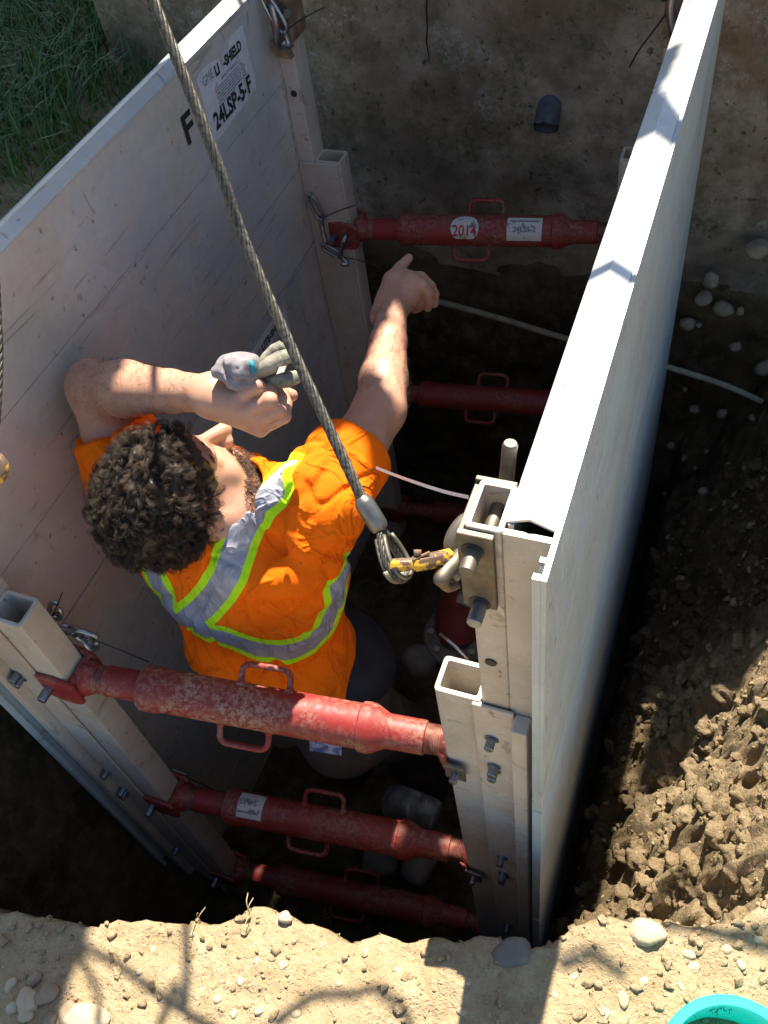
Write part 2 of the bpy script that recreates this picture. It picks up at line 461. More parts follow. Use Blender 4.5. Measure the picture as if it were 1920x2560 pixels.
# ------------------------------------------------------------------ spreader pipes
def make_spreader(A, B, label, yoke=1.0, stickers=(), mats=RED):
    A = np.asarray(A, float); B = np.asarray(B, float); d = B - A; Ln = np.linalg.norm(d); d /= Ln
    root = empty('spreader_pipe', tuple((A + B) / 2), label, 'spreader pipe', 'red screw spreader pipes between the panels')
    root.matrix_world = Matrix.Translation((A + B) / 2)
    off = -(A + B) / 2
    up = np.array([0, .72, .69]); up -= d * (up @ d); up /= np.linalg.norm(up); sd = np.cross(d, up)
    P = lambda t, u=0, v=0: A + off + d * (t * Ln) + up * u + sd * v
    a0 = A + off
    m = MB(); R = .0365
    m.lathe([(.185 * Ln, .0265), (.186 * Ln, R * 1.0), (.192 * Ln, R * 1.07), (.235 * Ln, R * 1.07), (.240 * Ln, R), (.770 * Ln, R), (.774 * Ln, R * 1.09),
             (.792 * Ln, R * 1.12), (.805 * Ln, R * 1.08), (.840 * Ln, .0285), (.845 * Ln, .0278), (.935 * Ln, .0274), (.937 * Ln, .0255)], a0, d, 36)
    body = m.build('outer_tube', mats, root, auto=40)
    m = MB(); m.lathe([(.078 * Ln, .0235), (.080 * Ln, .0262), (.190 * Ln, .0262)], a0, d, 32); m.build('sleeve', mats, root, auto=40)
    th = []; t0, t1 = .932, .985
    for i in range(45):
        t = t0 + (t1 - t0) * i / 44; th.append((t * Ln, .0232 + .0014 * math.sin(i * 2 * math.pi / 5)))
    m = MB(); m.lathe(th, a0, d, 30)
    m.build('screw_thread', mat_thread, root, smooth=True); m = MB()
    th2 = [((.035 + .05 * i / 30) * Ln, .0235 + .0013 * math.sin(i * 2 * math.pi / 5)) for i in range(31)]
    m.lathe(th2, a0, d, 30); m.build('screw_thread', mat_thread, root, smooth=True)
    # left fork: two cheeks around the square rail, running into a collar
    m = MB(); hy = S_ / 2 + .0008; c0 = A + off
    for sg in (-1, 1):
        P0 = [(-.056, -.034), (-.02, -.040), (.006, -.036), (.020, -.027), (.020, .027), (.006, .036), (-.02, .040), (-.056, .034)]
        m.prism([(c0[0] + p, c0[2] + q) for p, q in P0][::sg], c0[1] + sg * hy, c0[1] + sg * (hy + .009), 1)
    m.lathe([(.004, .030), (.012, .0325), (.022, .031), (.030, .027), (.036, .024)], c0, d, 24)
    m.box((c0[0] + .002, c0[1] - hy - .004, c0[2] - .027), (c0[0] + .014, c0[1] + hy + .004, c0[2] + .027))
    fk = m.build('fork', mats, root, bevel=.003)
    b = MB(); b.lathe([(0, .0085), (.03, .0085), (.031, .0075)], c0 + np.array([-.040, -hy - .003, .0]), (0, -1, 0), 14); b.build('fork_pin', ZINC, root, auto=30)
    # right end: plate washer and cheek on the rail
    c1 = B + off
    m = MB(); m.lathe([(-.012, .026), (-.004, .030), (-.0008, .030)], c1, d, 24)
    m.prism([(c1[0] - .012, c1[2] + .022), (c1[0] - .002, c1[2] + .012), (c1[0] + .014, c1[2] - .020), (c1[0] + .012, c1[2] - .046), (c1[0] - .004, c1[2] - .03)][::-1], c1[1] - hy - .006, c1[1] - hy - .0005, 1)
    m.build('end_cheek', mats, root, bevel=.002)
    m = MB(); m.box((c1[0] + .001, c1[1] - hy - .0125, c1[2] - .040), (c1[0] + .034, c1[1] - hy - .0066, c1[2] + .006)); m.build('plate_washer', STEELD, root, bevel=.0015)
    b = MB(); b.lathe([(0, .0068), (.014, .0068), (.015, .006)], (c1[0] + .018, c1[1] - hy - .012, c1[2] - .018), (0, -1, 0), 14); b.build('fork_pin', ZINC, root, auto=30)
    # two bent-bar handles
    for (ta, tb, s) in ((.452, .582, 1), (.405, .537, -1)):
        hgt = R + .034; r = .014; q = []
        for (t, u) in ((ta, R - .004), (ta, R + .012), (ta, hgt - r)): q.append(P(t, s * u))
        for a in (30, 60, 90): q.append(P(ta + r / Ln * (1 - math.cos(R_(a))), s * (hgt - r + r * math.sin(R_(a)))))
        for a in (0, 30, 60, 90): q.append(P(tb - r / Ln * (1 - math.sin(R_(a))), s * (hgt - r + r * math.cos(R_(a)))))
        for (t, u) in ((tb, R + .012), (tb, R - .004)): q.append(P(tb, s * u))
        m = MB(); m.tube(q, .0052, 10)
        for t in (ta, tb):   # weld fillets
            m.lathe([(0, .0105), (.004, .0075), (.008, .0054)], P(t, s * (R - .002)), up * s, 10)
        m.build('handle', mats, root, auto=50)
    # stickers wrapped on the tube
    view = CAM - (A + B) / 2; view -= d * (view @ d); view /= np.linalg.norm(view); vup = np.cross(view, d) * -1
    if vup[2] < 0: vup = -vup
    for (kind, t, ang, lines) in stickers:
        Rr = R + .0007; half = (.034, .033) if kind == 'round' else (.041, .029)
        def wrap(V, e=0.0, flipped=False, dx=0, dy=0):
            s = -1 if flipped else 1
            x = s * V[:, 0] + dx; y = s * V[:, 1] + dy; th = y / Rr + ang
            return (P(t) + d[None] * x[:, None] + (Rr + e) * (np.cos(th)[:, None] * view + np.sin(th)[:, None] * vup))
        n = 14
        gx, gy = np.meshgrid(np.linspace(-1, 1, n), np.linspace(-1, 1, n), indexing='ij')
        if kind == 'round':
            rr = np.maximum(abs(gx), abs(gy)); nn = np.sqrt(gx ** 2 + gy ** 2) + 1e-9
            gx, gy = gx * rr / nn, gy * rr / nn; gy = np.maximum(gy, -.80)
        V = np.stack([gx.ravel() * half[0], gy.ravel() * half[1], 0 * gx.ravel()], 1)
        F = [[i * n + j, (i + 1) * n + j, (i + 1) * n + j + 1, i * n + j + 1] for i in range(n - 1) for j in range(n - 1)]
        st = np_mesh('tube_sticker', wrap(V), F, STICKW, body)
        for (txt, size, width, mt, dx, dy, fl) in lines:
            text_mesh('lettering', txt, size, mt, st, None, .0006, width, wrap=lambda V: wrap(V, .0008, fl, dx, dy))
        if kind == 'rect':
            m2 = MB(); 
            xs = np.linspace(-.034, .034, 12)
            fl = lines[0][6]; yy = -.016 if fl else .018
            Vb = np.array([[x, yy + o, 0] for x in xs for o in (-.002, .002)])
            np_mesh('tool_picture', wrap(Vb, .0006), [[2 * i, 2 * i + 2, 2 * i + 3, 2 * i + 1] for i in range(11)], INKG, st)
    return root
def _th():
    t = NT('greased_thread'); g = t.noise(60, 3)
    t.P(base=t.mix(t.ramp(g, [(.4, 0), (.6, 1)]), (.17, .05, .04), (.33, .15, .11)), metal=.3, rough=.45); return t.m
mat_thread = _th()
def _sw():
    t = NT('dirty_white_sticker'); g = t.noise(60, 4, .65)
    t.P(base=t.mix(t.ramp(g, [(.56, 0), (.64, 1)]), (.62, .60, .55), (.20, .17, .13)), rough=.5); return t.m
STICKW = _sw()
xi = W1 + T_
yf = S_ / 2; ybk = L_ + S_ / 2
def rpt(z, y): return rw(-xi, y - .0831, z)
def bpt(z, y): return rw(-xi, y, z)
S24 = lambda fl: (('24LSS-2', .017, .054, INKG, 0, (.006 if fl else -.002), fl),)
mk = make_spreader
def spr(zl, zr, y, lab, **k):
    B = rw(-xi, y, zr); A = np.array([xi, y, zl]); return mk(A, B, lab, **k)
spr(-.203, -.232, yf, 'upper front red spreader pipe crossing just behind the orange shirt')
spr(-.760, -.775, yf, 'second front red spreader pipe, dirty, with a scuffed white sticker', stickers=(('rect', .262, .25, S24(True)),), mats=REDP)
spr(-1.300, -1.340, yf, 'lowest front red spreader pipe, in deep shade above the trench floor', mats=REDP)
spr(-.193, -.200, ybk, 'back red spreader pipe with a round 2014 sticker beside the pointing hand', stickers=(('round', .447, .15, (('2014', .036, .058, INKR, 0, -.008, False),)), ('rect', .672, .15, S24(False))), mats=REDP)
spr(-.756, -.775, ybk, 'second back red spreader pipe, dim behind the right forearm', mats=REDP)
spr(-1.325, -1.345, ybk, 'lowest back red spreader pipe, barely visible in the dark', mats=REDP)

# ------------------------------------------------------------------ wire locking pins
def make_pin(P, X, Y, label, loops=(.034, .012), shank=.05, tie=None, mat=STEEL):
    """bent wire pin: oval spring loop in the plane X,Y at P, with a shank and a nylon tie"""
    P = np.asarray(P, float); X = np.asarray(X, float) / np.linalg.norm(X); Y = np.asarray(Y, float); Y -= X * (X @ Y); Y /= np.linalg.norm(Y)
    Z = np.cross(X, Y)
    root = empty('locking_pin', tuple(P), label, 'locking pin', 'bent wire locking pins'); 
    a, b = loops; q = []
    for k in range(20):
        t = 2 * math.pi * k / 20 + .35; c, s_ = math.cos(t), math.sin(t)
        q.append(X * a * np.sign(c) * abs(c) ** .7 + Y * b * np.sign(s_) * abs(s_) ** .7 + Z * (.006 * (k / 19 - .5)))
    m = MB(); m.tube(curve_pts(q, 3), .0042, 9)
    m.build('spring_loop', mat, root, smooth=True)
    m = MB(); m.tube(curve_pts([-X * a * .9 + Y * b * .2, -X * (a + .012) - Y * .004, -X * (a + .026) - Z * .004 - Y * .008, -X * (a + shank) - Z * .012 - Y * .010], 5), .0055, 9)
    m.build('shank', mat, root, smooth=True)
    if tie is not None:
        m = MB(); tp = np.asarray(tie, float) - P; st = -X * a
        m.tube(curve_pts([st + Y * .007, st - X * .006, st - Y * .007, st + X * .006 + Z * .006, st + Y * .006 + Z * .006], 3), .0016, 6)
        m.tube(curve_pts([st - Y * .004, st * .6 + tp * .4 + np.array([0, 0, .004]), tp], 6), .0013, 6)
        m.lathe([(0, .0028), (.005, .0028)], st - Y * .004, tp - st, 8)
        m.build('nylon_tie', BLACKTIE, root, smooth=True)
    return root
def blp(a, b, y=L_ - .016): return onp(a, b, 1, y)
p1, p2 = blp(678, 432), blp(688, 462)
make_pin(blp(682, 448), blp(668, 418) - blp(697, 480), np.array([1, 0, .25]), 'upper bent wire pin on the back left rail, tie pointing right', (.034, .0115), .062, blp(769, 443, L_ - .012))
make_pin(blp(715, 541), blp(690, 528) - blp(738, 556), np.array([.3, 0, 1]), 'lower bent wire pin below the red fork at the back left rail', (.026, .0115), .012, blp(830, 582, L_ - .005))
m = MB(); pr = empty('fork_bar', tuple(blp(738, 535)), 'straight bent bar through the red fork at the back left rail', 'fork bar')
c = np.array(pr.location); m.tube(curve_pts([blp(748, 508) - c, blp(742, 522, L_ - .03) - c, blp(734, 556, L_ - .022) - c], 5), .0062, 10); m.build('bar', STEEL, pr, smooth=True)
q0 = onp(176, 1388, 1, .070)
make_pin(onp(185, 1376, 1, .068), np.array([.75, .1, -.35]), np.array([.3, 0, 1.]), 'wire pin behind the left front rail, long black tie', (.020, .016), .016, onp(322, 1430, 1, .085))
m = MB(); m.lathe([(-.002, .020), (.002, .020)], (0, 0, 0), (.75, .55, .4), 24)
m.tube(curve_pts([(0, 0, 0), (-.012, .004, .016), (-.035, .006, .018), (-.055, 0, 0)], 5), .0055, 9)
wp = empty('washer_pin', tuple(onp(196, 1385, 1, .072)), 'round washer pin with hooked end behind the left front rail', 'washer pin'); m.build('washer', STEEL, wp, auto=40)
make_pin(onp(120, 1320, 1, .075), np.array([.4, .2, .9]), np.array([1, 0, 0.]), 'wire pin just left of the washer, behind the left front rail top', (.018, .012), .014, onp(135, 1280, 1, .085))
make_pin(onp(385, 1672, 1, .07), np.array([.75, .1, -.6]), np.array([.3, 0, 1.]), 'wire pin behind the left rail at the second pipe', (.020, .012), .02, onp(462, 1706, 1, .09))

# ------------------------------------------------------------------ lifting brackets on the post tops
def make_bracket(side, yb, label, back=False):
    fl = 1 if side == 'L' else -1; M_ = ML if fl > 0 else MR
    root = empty('lifting_bracket', mat=M_, label=label, cat='lifting bracket', group='rusty lifting brackets pinned to the post tops')
    s = .0055; x1 = W1 + .0008; m = MB()
    z1 = H_ - .003; z0 = z1 - .130
    if not back:
        m.box((.010, yb - s - .0008, z0), (x1 + s, yb + .0012, z1))              # front cheek
        m.box((.004, yb + .0625, z0 + .02), (x1 + s, yb + .0685, z1 + .003))           # rear cheek
        m.box((x1, yb + .0013, z0), (x1 + s, yb + .0624, z1 - .002))              # side plate
        sp = m.build('bent_plate', PLATE, root, flip=fl, bevel=.0012)
        for (x, z) in ((.0305, .354), (.028, .258)):
            b = MB(); b.lathe([(0, .0085), (.026, .0085), (.027, .0075)], (x, yb - s - .0005, z), (0, -1, 0), 18); b.build('pin_end', ZINC if z < .3 else GREYPIN, root, flip=fl, auto=30)
            h = MB(); h.lathe([(0, .0125), (.0008, .0125)], (x + .001, yb - s - .0009, z + .001), (0, -1, 0), 18); h.build('pin_hole', INK, root, flip=fl)
        b = MB(); b.lathe([(0, .0082), (.060, .0082)], (.0225, yb + .0015, z1 - .03), (0, 1, 0), 16)
        b.tube(curve_pts([(.0225, yb + .055, z1 - .030), (.0225, yb + .080, z1 - .028), (.0225, yb + .094, z1 - .014), (.0215, yb + .098, z1 + .008), (.020, yb + .100, z1 + .024)], 5), [.0082] * 20 + [.0065], 14)
        b.build('lock_bar', GREYPIN, root, flip=fl, auto=50)
        e = MB(); e.tube(curve_pts([(x1 + .006, yb + .05, z1 - .048), (x1 + .016, yb + .04, z1 - .05), (x1 + .022, yb + .022, z1 - .062), (x1 + .014, yb + .006, z1 - .082), (x1 + .006, yb + .002, z1 - .088)], 5), .0095, 12)
        e.build('lug', GREYPIN, root, flip=fl, smooth=True)
    else:
        m.box((.004, yb - s - .001, z0 + .012), (x1 + s, yb - .0012, z1))
        m.box((x1, yb - .001, z0 + .02), (x1 + s, yb + .0624, z1 - .002))
        m.box((.004, yb + .0625, z0 + .02), (x1 + s, yb + .0685, z1))
        m.prism([(.004, z0 + .030), (x1, z0 + .010), (x1 + s, z0 - .004), (.012, z0 - .002)], yb - s - .018, yb - s - .0015, 1)
        m.build('bent_plate', RUST, root, flip=fl, bevel=.0012)
        b = MB(); b.tube(curve_pts([(.030, yb - .03, z1 - .02), (.034, yb - .034, z1 - .06), (.026, yb - .030, z1 - .10), (.024, yb - .012, z1 - .115)], 5), .007, 10)
        b.build('lock_bar', STEEL, root, flip=fl, smooth=True)
        bb = MB(); bb.lathe([(0, .010), (.012, .010)], (.046, yb - .012, z1 - .045), (.8, -.6, .1), 6); bb.build('bolt', GREYPIN, root, flip=fl, auto=30)
    return root
PLATE = mat_steel('rust_edged_plate', (.24, .215, .17), .6, .75)
GREYPIN = mat_steel('worn_grey_pin', (.26, .235, .19), .6, .85)
for (s, y, l, b) in (('R', 0.0, 'rusty bracket with two bolts on the right front post top', False), ('L', 0.0, 'rusty bracket on the left front post top, just out of frame', False),
                     ('L', L_, 'rusty bracket on the back left post above the orange face', True), ('R', L_, 'rusty bracket on the back right post beside the white cap', True)):
    if (s, y) != ('L', 0.0): make_bracket(s, y, l, b)
bt = onp(592, 28, 1, L_ - .03)
make_pin(bt, onp(575, 0, 1, L_ - .03) - onp(610, 60, 1, L_ - .03), np.array([1, 0, .2]), 'bright bent wire pin on the rusty bracket at the back left post', (.040, .013), .012, onp(700, 16, 1, L_ - .02))
# ------------------------------------------------------------------ wire rope sling
def _rope():
    t = NT('wire_rope'); g = t.noise(220, 3, .6); f = t.noise(12, 3)
    t.P(base=t.mix(t.ramp(g, [(.35, 0), (.7, 1)]), (.035, .036, .034), t.mix(f, (.17, .165, .14), (.13, .115, .08))), metal=.45, rough=.5, normal=t.bump(t.noise(500, 2), .4, .0006)); return t.m
ROPE = _rope()
YEL = None
def _yel():
    t = NT('chipped_yellow_paint'); g = t.noise(55, 4, .65)
    t.P(base=t.mix(t.ramp(g, [(.44, 0), (.50, 1)]), (.66, .38, .02), (.12, .075, .05)), rough=.5, normal=t.bump(g, .4, .001)); return t.m
YEL = _yel()
def rope_mesh(path, R=.0052, lay=.062, name='rope', parent=None):
    path = np.asarray(path); seg = np.linalg.norm(np.diff(path, axis=0), axis=1); s = np.concatenate([[0], np.cumsum(seg)])
    n = int(s[-1] / .004) + 2; ss = np.linspace(0, s[-1], n)
    C_ = np.stack([np.interp(ss, s, path[:, k]) for k in range(3)], 1)
    T = np.gradient(C_, axis=0); T /= np.linalg.norm(T, axis=1)[:, None]
    x, y, _ = frame(T[0]); X = []
    for i in range(n):
        x = x - T[i] * (x @ T[i]); x /= np.linalg.norm(x); X.append(x)
    X = np.array(X); Y = np.cross(T, X); m = MB()
    for k in range(6):
        ph = 2 * math.pi * (k / 6 + ss / lay)
        m.tube(C_ + .64 * R * (np.cos(ph)[:, None] * X + np.sin(ph)[:, None] * Y), R * .38, 7)
    m.tube(C_, R * .42, 6)
    return m.build(name, ROPE, parent, smooth=True)
sl_root = empty('wire_rope_sling', tuple(at(785, 1085, .93)), 'grey wire rope sling slanting across the worker to the right front post', 'wire rope')
o0 = np.array(sl_root.location)
lo = at(783, 1080, .925); hi = at(330, 0, 1.04); ext = hi + (hi - lo) * 2.2
mid = at(545, 560, .975)
pth = curve_pts([lo - o0, mid - o0, hi - o0, ext - o0], 14)
rope_mesh(pth, .0060, .088, 'rope', sl_root)
e1 = at(822, 1143, .93)
m = MB(); dd = e1 - lo; Ld = np.linalg.norm(dd)
m.lathe([(-.004, .0062), (.0, .0092), (.004, .0104), (Ld - .005, .0104), (Ld, .0088), (Ld + .002, .006)], lo - o0, dd, 22)
m.build('swage_sleeve', mat_steel('swage_metal', (.30, .29, .26), .45, .2), sl_root, auto=40)
# thimble eye: rope loop round a worn steel thimble
ex = dd / Ld; tip = at(872, 1252, .925); ax = tip - e1; La = np.linalg.norm(ax); ax /= La
vw = CAM - e1; vw /= np.linalg.norm(vw); side = np.cross(ax, vw); side /= np.linalg.norm(side)
side = .55 * side + .84 * vw; side -= ax * (side @ ax); side /= np.linalg.norm(side)
lp = []
for k in range(25):
    t = 2 * math.pi * k / 24; c_ = math.cos(t)
    lp.append(e1 - o0 + ax * (La * .5 * (1 - c_)) + side * (.0145 * math.sin(t) * (.35 + .65 * (1 - c_) / 2) * 1.5))
m = rope_mesh(np.array(lp), .0042, .05, 'eye_loop', sl_root)
nrm = np.cross(ax, side)
m = MB()
for s_ in (-1, 1):
    m.tube([p * 1.0 + nrm * .0052 * s_ + 0 for p in lp[3:22]], .0026, 6)
for dq in (.35, .7, 1.0):
    m.tube([p + nrm * (.004 * dq) + side * .006 * dq for p in lp[8:17]], .0019, 6)
m.build('thimble', GREYPIN, sl_root, smooth=True)
# yellow hook strap between the eye and the bracket, and the shackle bow
hk = empty('yellow_hook', tuple(at(905, 1216, .93)), 'chipped yellow hook joining the wire rope eye to the right front bracket', 'hook'); h0 = np.array(hk.location)
qa = [at(843, 1222, .915), at(868, 1220, .912), at(905, 1216, .915), at(945, 1208, .925), at(972, 1202, .935)]
m = MB(); m.tube(curve_pts([p - h0 for p in qa], 5), [.0050] + [.0078] * 5 + [.0072] * 3 + [.0092] * 12, 7); m.build('hook_shank', YEL, hk, bevel=.0015)
m = MB(); m.tube([at(884, 1228, .91) - h0, at(958, 1219, .92) - h0], .0012, 5); m.tube([at(892, 1210, .906) - h0, at(928, 1193, .912) - h0], .0018, 6); m.lathe([(0, .004), (.006, .004)], at(902, 1200, .908) - h0, CU, 8)
m.build('safety_latch', RUST, hk, smooth=True)
sh = empty('shackle', tuple(at(965, 1235, .93)), 'thick worn shackle bow hanging from the right front bracket', 'shackle'); s0 = np.array(sh.location)
qa = [at(985, 1175, .955), at(965, 1195, .94), at(975, 1215, .945), at(997, 1190, .955)]
qb = [at(1000, 1188, .955), at(985, 1212, .935), at(962, 1238, .925), at(945, 1262, .92)]
m = MB(); m.tube(curve_pts([p - s0 for p in qb], 6), [.0088] * 15 + [.0087, .0082, .0072, .005], 14); m.build('bow', GREYPIN, sh, smooth=True)
m = MB(); qc = [at(968, 1235, .95), at(955, 1252, .95), at(968, 1268, .965), at(990, 1260, .97)]
m.tube(curve_pts([p - s0 for p in qc], 5), .006, 10); m.build('pin', RUST, sh, smooth=True)
# second sling end at the left edge of the picture
hk2 = empty('yellow_thimble', tuple(at(-20, 1012, .98)), 'chipped yellow thimble eye at the left front post, cut by the picture edge', 'thimble'); h0 = np.array(hk2.location)
m = MB(); R1 = .0185
m.tube([np.array(CR) * (R1 - .006) * math.cos(t) + np.array(CU) * (R1 - .006) * math.sin(t) for t in np.linspace(0, 2 * math.pi, 24, endpoint=False)], .006, 10, close=True); m.build('ring', YEL, hk2, smooth=True)
s2 = empty('sling_rope', tuple(at(-16, 980, .98)), 'brown wire rope running up the left picture edge', 'wire rope'); h0 = np.array(s2.location)
rope_mesh(curve_pts([np.zeros(3), at(-5, 850, .985) - h0, at(-5, 700, 1.0) - h0, at(-30, 300, 1.05) - h0, at(-60, -200, 1.15) - h0], 10), .0046, .055, 'rope', s2)
# nylon zip strap from behind the sleeve to the bracket
zs = empty('cable_tie', tuple(at(925, 1048, 1.12)), 'pale grey cable tie stretched from the bracket to the shirt sleeve', 'cable tie'); h0 = np.array(zs.location)
q = curve_pts([at(812, 1010, 1.30) - h0, at(850, 1025, 1.25) - h0, at(900, 1043, 1.17) - h0, at(960, 1062, 1.09) - h0, at(1012, 1074, 1.02) - h0], 6)
V = []; 
for p in q: V += [p + CU * .0022, p - CU * .0022, p - CU * .0022 + CW * .0012, p + CU * .0022 + CW * .0012]
F = [[4 * i + k, 4 * i + (k + 1) % 4, 4 * i + 4 + (k + 1) % 4, 4 * i + 4 + k] for i in range(len(q) - 1) for k in range(4)]
np_mesh('strap', np.array(V), F, CLEARTIE, zs, smooth=False)

# ------------------------------------------------------------------ concrete wall and drain pipe
def _conc():
    t = NT('mossy_concrete'); c = t.co()
    big = t.noise(2.3, 5, .62, dist=.5); med = t.noise(9, 6, .7); fine = t.noise(75, 4, .75); mo = t.noise(3.4, 6, .68, vec=t.scale(c, (1, 1, 1), (4.2, 1.3, 7.7)))
    col = t.ramp(med, [(.32, (.14, .105, .07)), (.52, (.30, .24, .165)), (.72, (.46, .39, .29))])
    col = t.mix(t.math('MULTIPLY', t.ramp(big, [(.45, 0), (.62, 1)]), .65), col, (.10, .068, .045))
    moss = t.math('MULTIPLY', t.ramp(mo, [(.47, 0), (.60, 1)]), t.ramp(fine, [(.38, .2), (.58, 1)]))
    col = t.mix(t.math('MULTIPLY', moss, .8), col, (.065, .070, .024))
    pale = t.math('MULTIPLY', t.ramp(t.noise(5, 5, .7, vec=t.scale(c, (1, 1, 1), (9, 2, 3))), [(.52, 0), (.64, 1)]), t.ramp(fine, [(.45, 0), (.62, 1)]))
    col = t.mix(t.math('MULTIPLY', pale, .75), col, (.40, .37, .32))
    blk = t.ramp(t.noise(42, 4, .75), [(.60, 0), (.67, 1)])
    col = t.mix(t.math('MULTIPLY', blk, .8), col, (.022, .020, .016))
    rs = t.ramp(t.noise(3.0, 4, .6, vec=t.scale(c, (1, 1, 1.6), (1, 8, 5))), [(.56, 0), (.70, 1)])
    col = t.mix(t.math('MULTIPLY', rs, .45), col, (.20, .105, .045))
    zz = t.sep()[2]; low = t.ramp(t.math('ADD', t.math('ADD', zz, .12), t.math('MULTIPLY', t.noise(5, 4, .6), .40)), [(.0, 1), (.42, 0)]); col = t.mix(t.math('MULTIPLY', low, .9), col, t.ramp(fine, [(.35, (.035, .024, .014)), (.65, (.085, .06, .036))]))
    t.P(base=col, rough=.92, normal=t.bump(fine, .7, .004, t.bump(med, .6, .012))); return t.m
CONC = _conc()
wr = empty('concrete_wall', (0, 1.62, 0), 'dark mossy stained concrete foundation wall behind the trench', 'concrete wall')
def sheet(fn, us, vs_):
    U, Vv = np.meshgrid(us, vs_, indexing='ij'); P = fn(U, Vv); n, m_ = U.shape
    V = P.reshape(-1, 3); i, j = np.meshgrid(np.arange(n - 1), np.arange(m_ - 1), indexing='ij')
    a = (i * m_ + j).ravel(); F = np.stack([a, a + m_, a + m_ + 1, a + 1], 1); return V, F
XW0, XW1, ZW0, ZW1 = -.70, 2.4, -.50, .62
def wallf(x, z):
    y = -.002 - .012 * fbm(x, 0 * x, z, 3, 4) - .004 * fbm(x, 0 * x, z, 24, 3)
    zz = z + np.where(z < ZW0 + .03, .05 * fbm(x, 0 * x, 0 * x, 4, 3), 0)
    return np.stack([x, y, zz], -1)
V, F = sheet(wallf, np.arange(XW0, XW1, .018), np.arange(ZW0, ZW1 + .01, .018)); F = F[:, ::1]
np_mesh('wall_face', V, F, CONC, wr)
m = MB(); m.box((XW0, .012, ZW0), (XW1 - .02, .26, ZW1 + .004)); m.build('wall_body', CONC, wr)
def _crack():
    q = [onp(a, b, 1, 1.617) - np.array([0, 1.62, 0]) for a, b in ((925, -40), (921, 20), (923, 60), (921, 90), (926, 120), (928, 135))]
    m = MB(); m.tube(q, [.0022, .0022, .002, .0018, .0014, .0006], 6); m.build('crack', mat_simple('crack_dark', (.02, .018, .015), .9), wr, smooth=True)
_crack()
pc = onp(1187, 232, 1, 1.62)
dp = empty('drain_pipe', tuple(pc), 'grey dented pipe stub poking out of the concrete wall', 'pipe')
m = MB(); dpd = np.array([.05, -.80, -.42]); q = curve_pts([np.array([0, .08, .02]), np.array([0, .0, .0]), dpd * .028, dpd * .054 + [0, 0, -.003]], 6)
m.tube(q, [.029] * (len(q) - 3) + [.0295, .031, .0305], 30, caps=False); m.tube(q[::-1], [.0275, .028] + [.026] * (len(q) - 2), 30, caps=False)
for V_ in m.V: V_ += (.05 * .04 * np.sin(7 * np.arctan2(V_[:, 2], V_[:, 0])) * smooth01(-V_[:, 1], .02, .07))[:, None] * np.array([0, 1.0, .6]) * 3
m.build('pipe_end', mat_simple('lead_grey_pipe', (.075, .08, .095), .5, .1, .4, 40, .5, .003), dp, smooth=True)
# thin stick leaning on the wall behind the right panel
tw = empty('thin_wire', tuple(onp(1400, 100, 1, 1.58)), 'thin dark wire sticking out from the back right bracket', 'wire'); h0 = np.array(tw.location)
m = MB(); m.tube(curve_pts([onp(1440, 28, 1, 1.36) - h0, onp(1415, 62, 1, 1.37) - h0, onp(1378, 112, 1, 1.38) - h0, onp(1360, 145, 1, 1.385) - h0], 5), .0017, 6); m.build('strand', BLACKTIE, tw, smooth=True)

# ------------------------------------------------------------------ terrain
XF = np.array([-3, -.6, 0.0, .08, .21, .40, .53, .63, .76, .93, 1.01, 1.25, 1.5, 3.0])
YF = np.array([-.42, -.40, -.345, -.33, -.305, -.246, -.178, -.172, -.150, -.092, -.030, .075, .15, .25])
def front_edge(x):
    return np.interp(x, XF, YF) + .020 * fbm(x, 0 * x + 3, 0 * x, 7, 3) + .020 * fbm(x, 0 * x + 8, 0 * x, 24, 3)
def G(x, y):
    left = smooth01(-x, .0, .7) * smooth01(y, -.25, .95)
    g = -.385 + .43 * left + .22 * smooth01(x, 1.35, 2.4) * smooth01(y, .0, 1.0)
    g = g - .03 * smooth01(-y, .25, 1.0)
    return g
def terrain(x, y):
    wx = x + .035 * fbm(x, y, 0 * x + 5, 5, 4); wy = y + .030 * fbm(x, y, 0 * x + 9, 5, 4)
    g = G(x, y) + .022 * fbm(x, y, 0 * x, 3, 4) + .010 * fbm(x, y, 0 * x + 2, 18, 4) + .006 * np.abs(fbm(x, y, 0 * x + 8, 45, 2))
    df = wy - front_edge(x)
    z_front = g - 7.0 * np.maximum(df, 0)
    xl = -.28 - .26 * smooth01(y, -.1, .8)
    z_left = g - 3.2 * np.maximum(wx - xl, 0)
    t = wx - .985
    bank = -1.02 + 1.72 * np.maximum(t, 0) - 9 * np.maximum(-t, 0)
    lump = .15 * fbm(x, y, 0 * x + 7, 4, 3) - .08 * np.abs(fbm(x, y, 0 * x + 4, 9, 4, .6)) - .055 * np.abs(fbm(x, y, 0 * x + 1, 22, 4, .6)) + .050 * fbm(x, y, 0 * x + 6, 42, 3, .65) + .03
    bank = bank + lump * smooth01(t, -.05, .1)
    floor = -1.45 + .03 * fbm(x, y, 0 * x, 6, 4)
    pit = np.maximum(np.maximum(z_front, z_left), np.maximum(bank, floor))
    z = np.minimum(g, pit)
    damp_shade = smooth01(g - z, .012, .10)
    sun_tint = smooth01(x + .10 * fbm(x, y, 0 * x + 3, 4, 4), .99, 1.10) * (1 - smooth01(y - .35 * (x - 1.0) + .16 * fbm(x, y, 0 * x + 6, 4, 4), .60, .74)) * smooth01(z, -1.15, -.9)  # paler tone where sun reaches the bank, painted into the soil
    damp_shade = damp_shade * (1 - .50 * sun_tint)
    return z, damp_shade
def axis_pts(segs):
    out = []
    for a, b, s in segs: out += list(np.arange(a, b - 1e-9, s))
    return np.array(out + [segs[-1][1]])
gx = axis_pts([(-9, -3, .5), (-3, -1.2, .06), (-1.2, -.3, .02), (-.3, .92, .009), (.92, 1.7, .0062), (1.7, 3, .06), (3, 9, .5)])
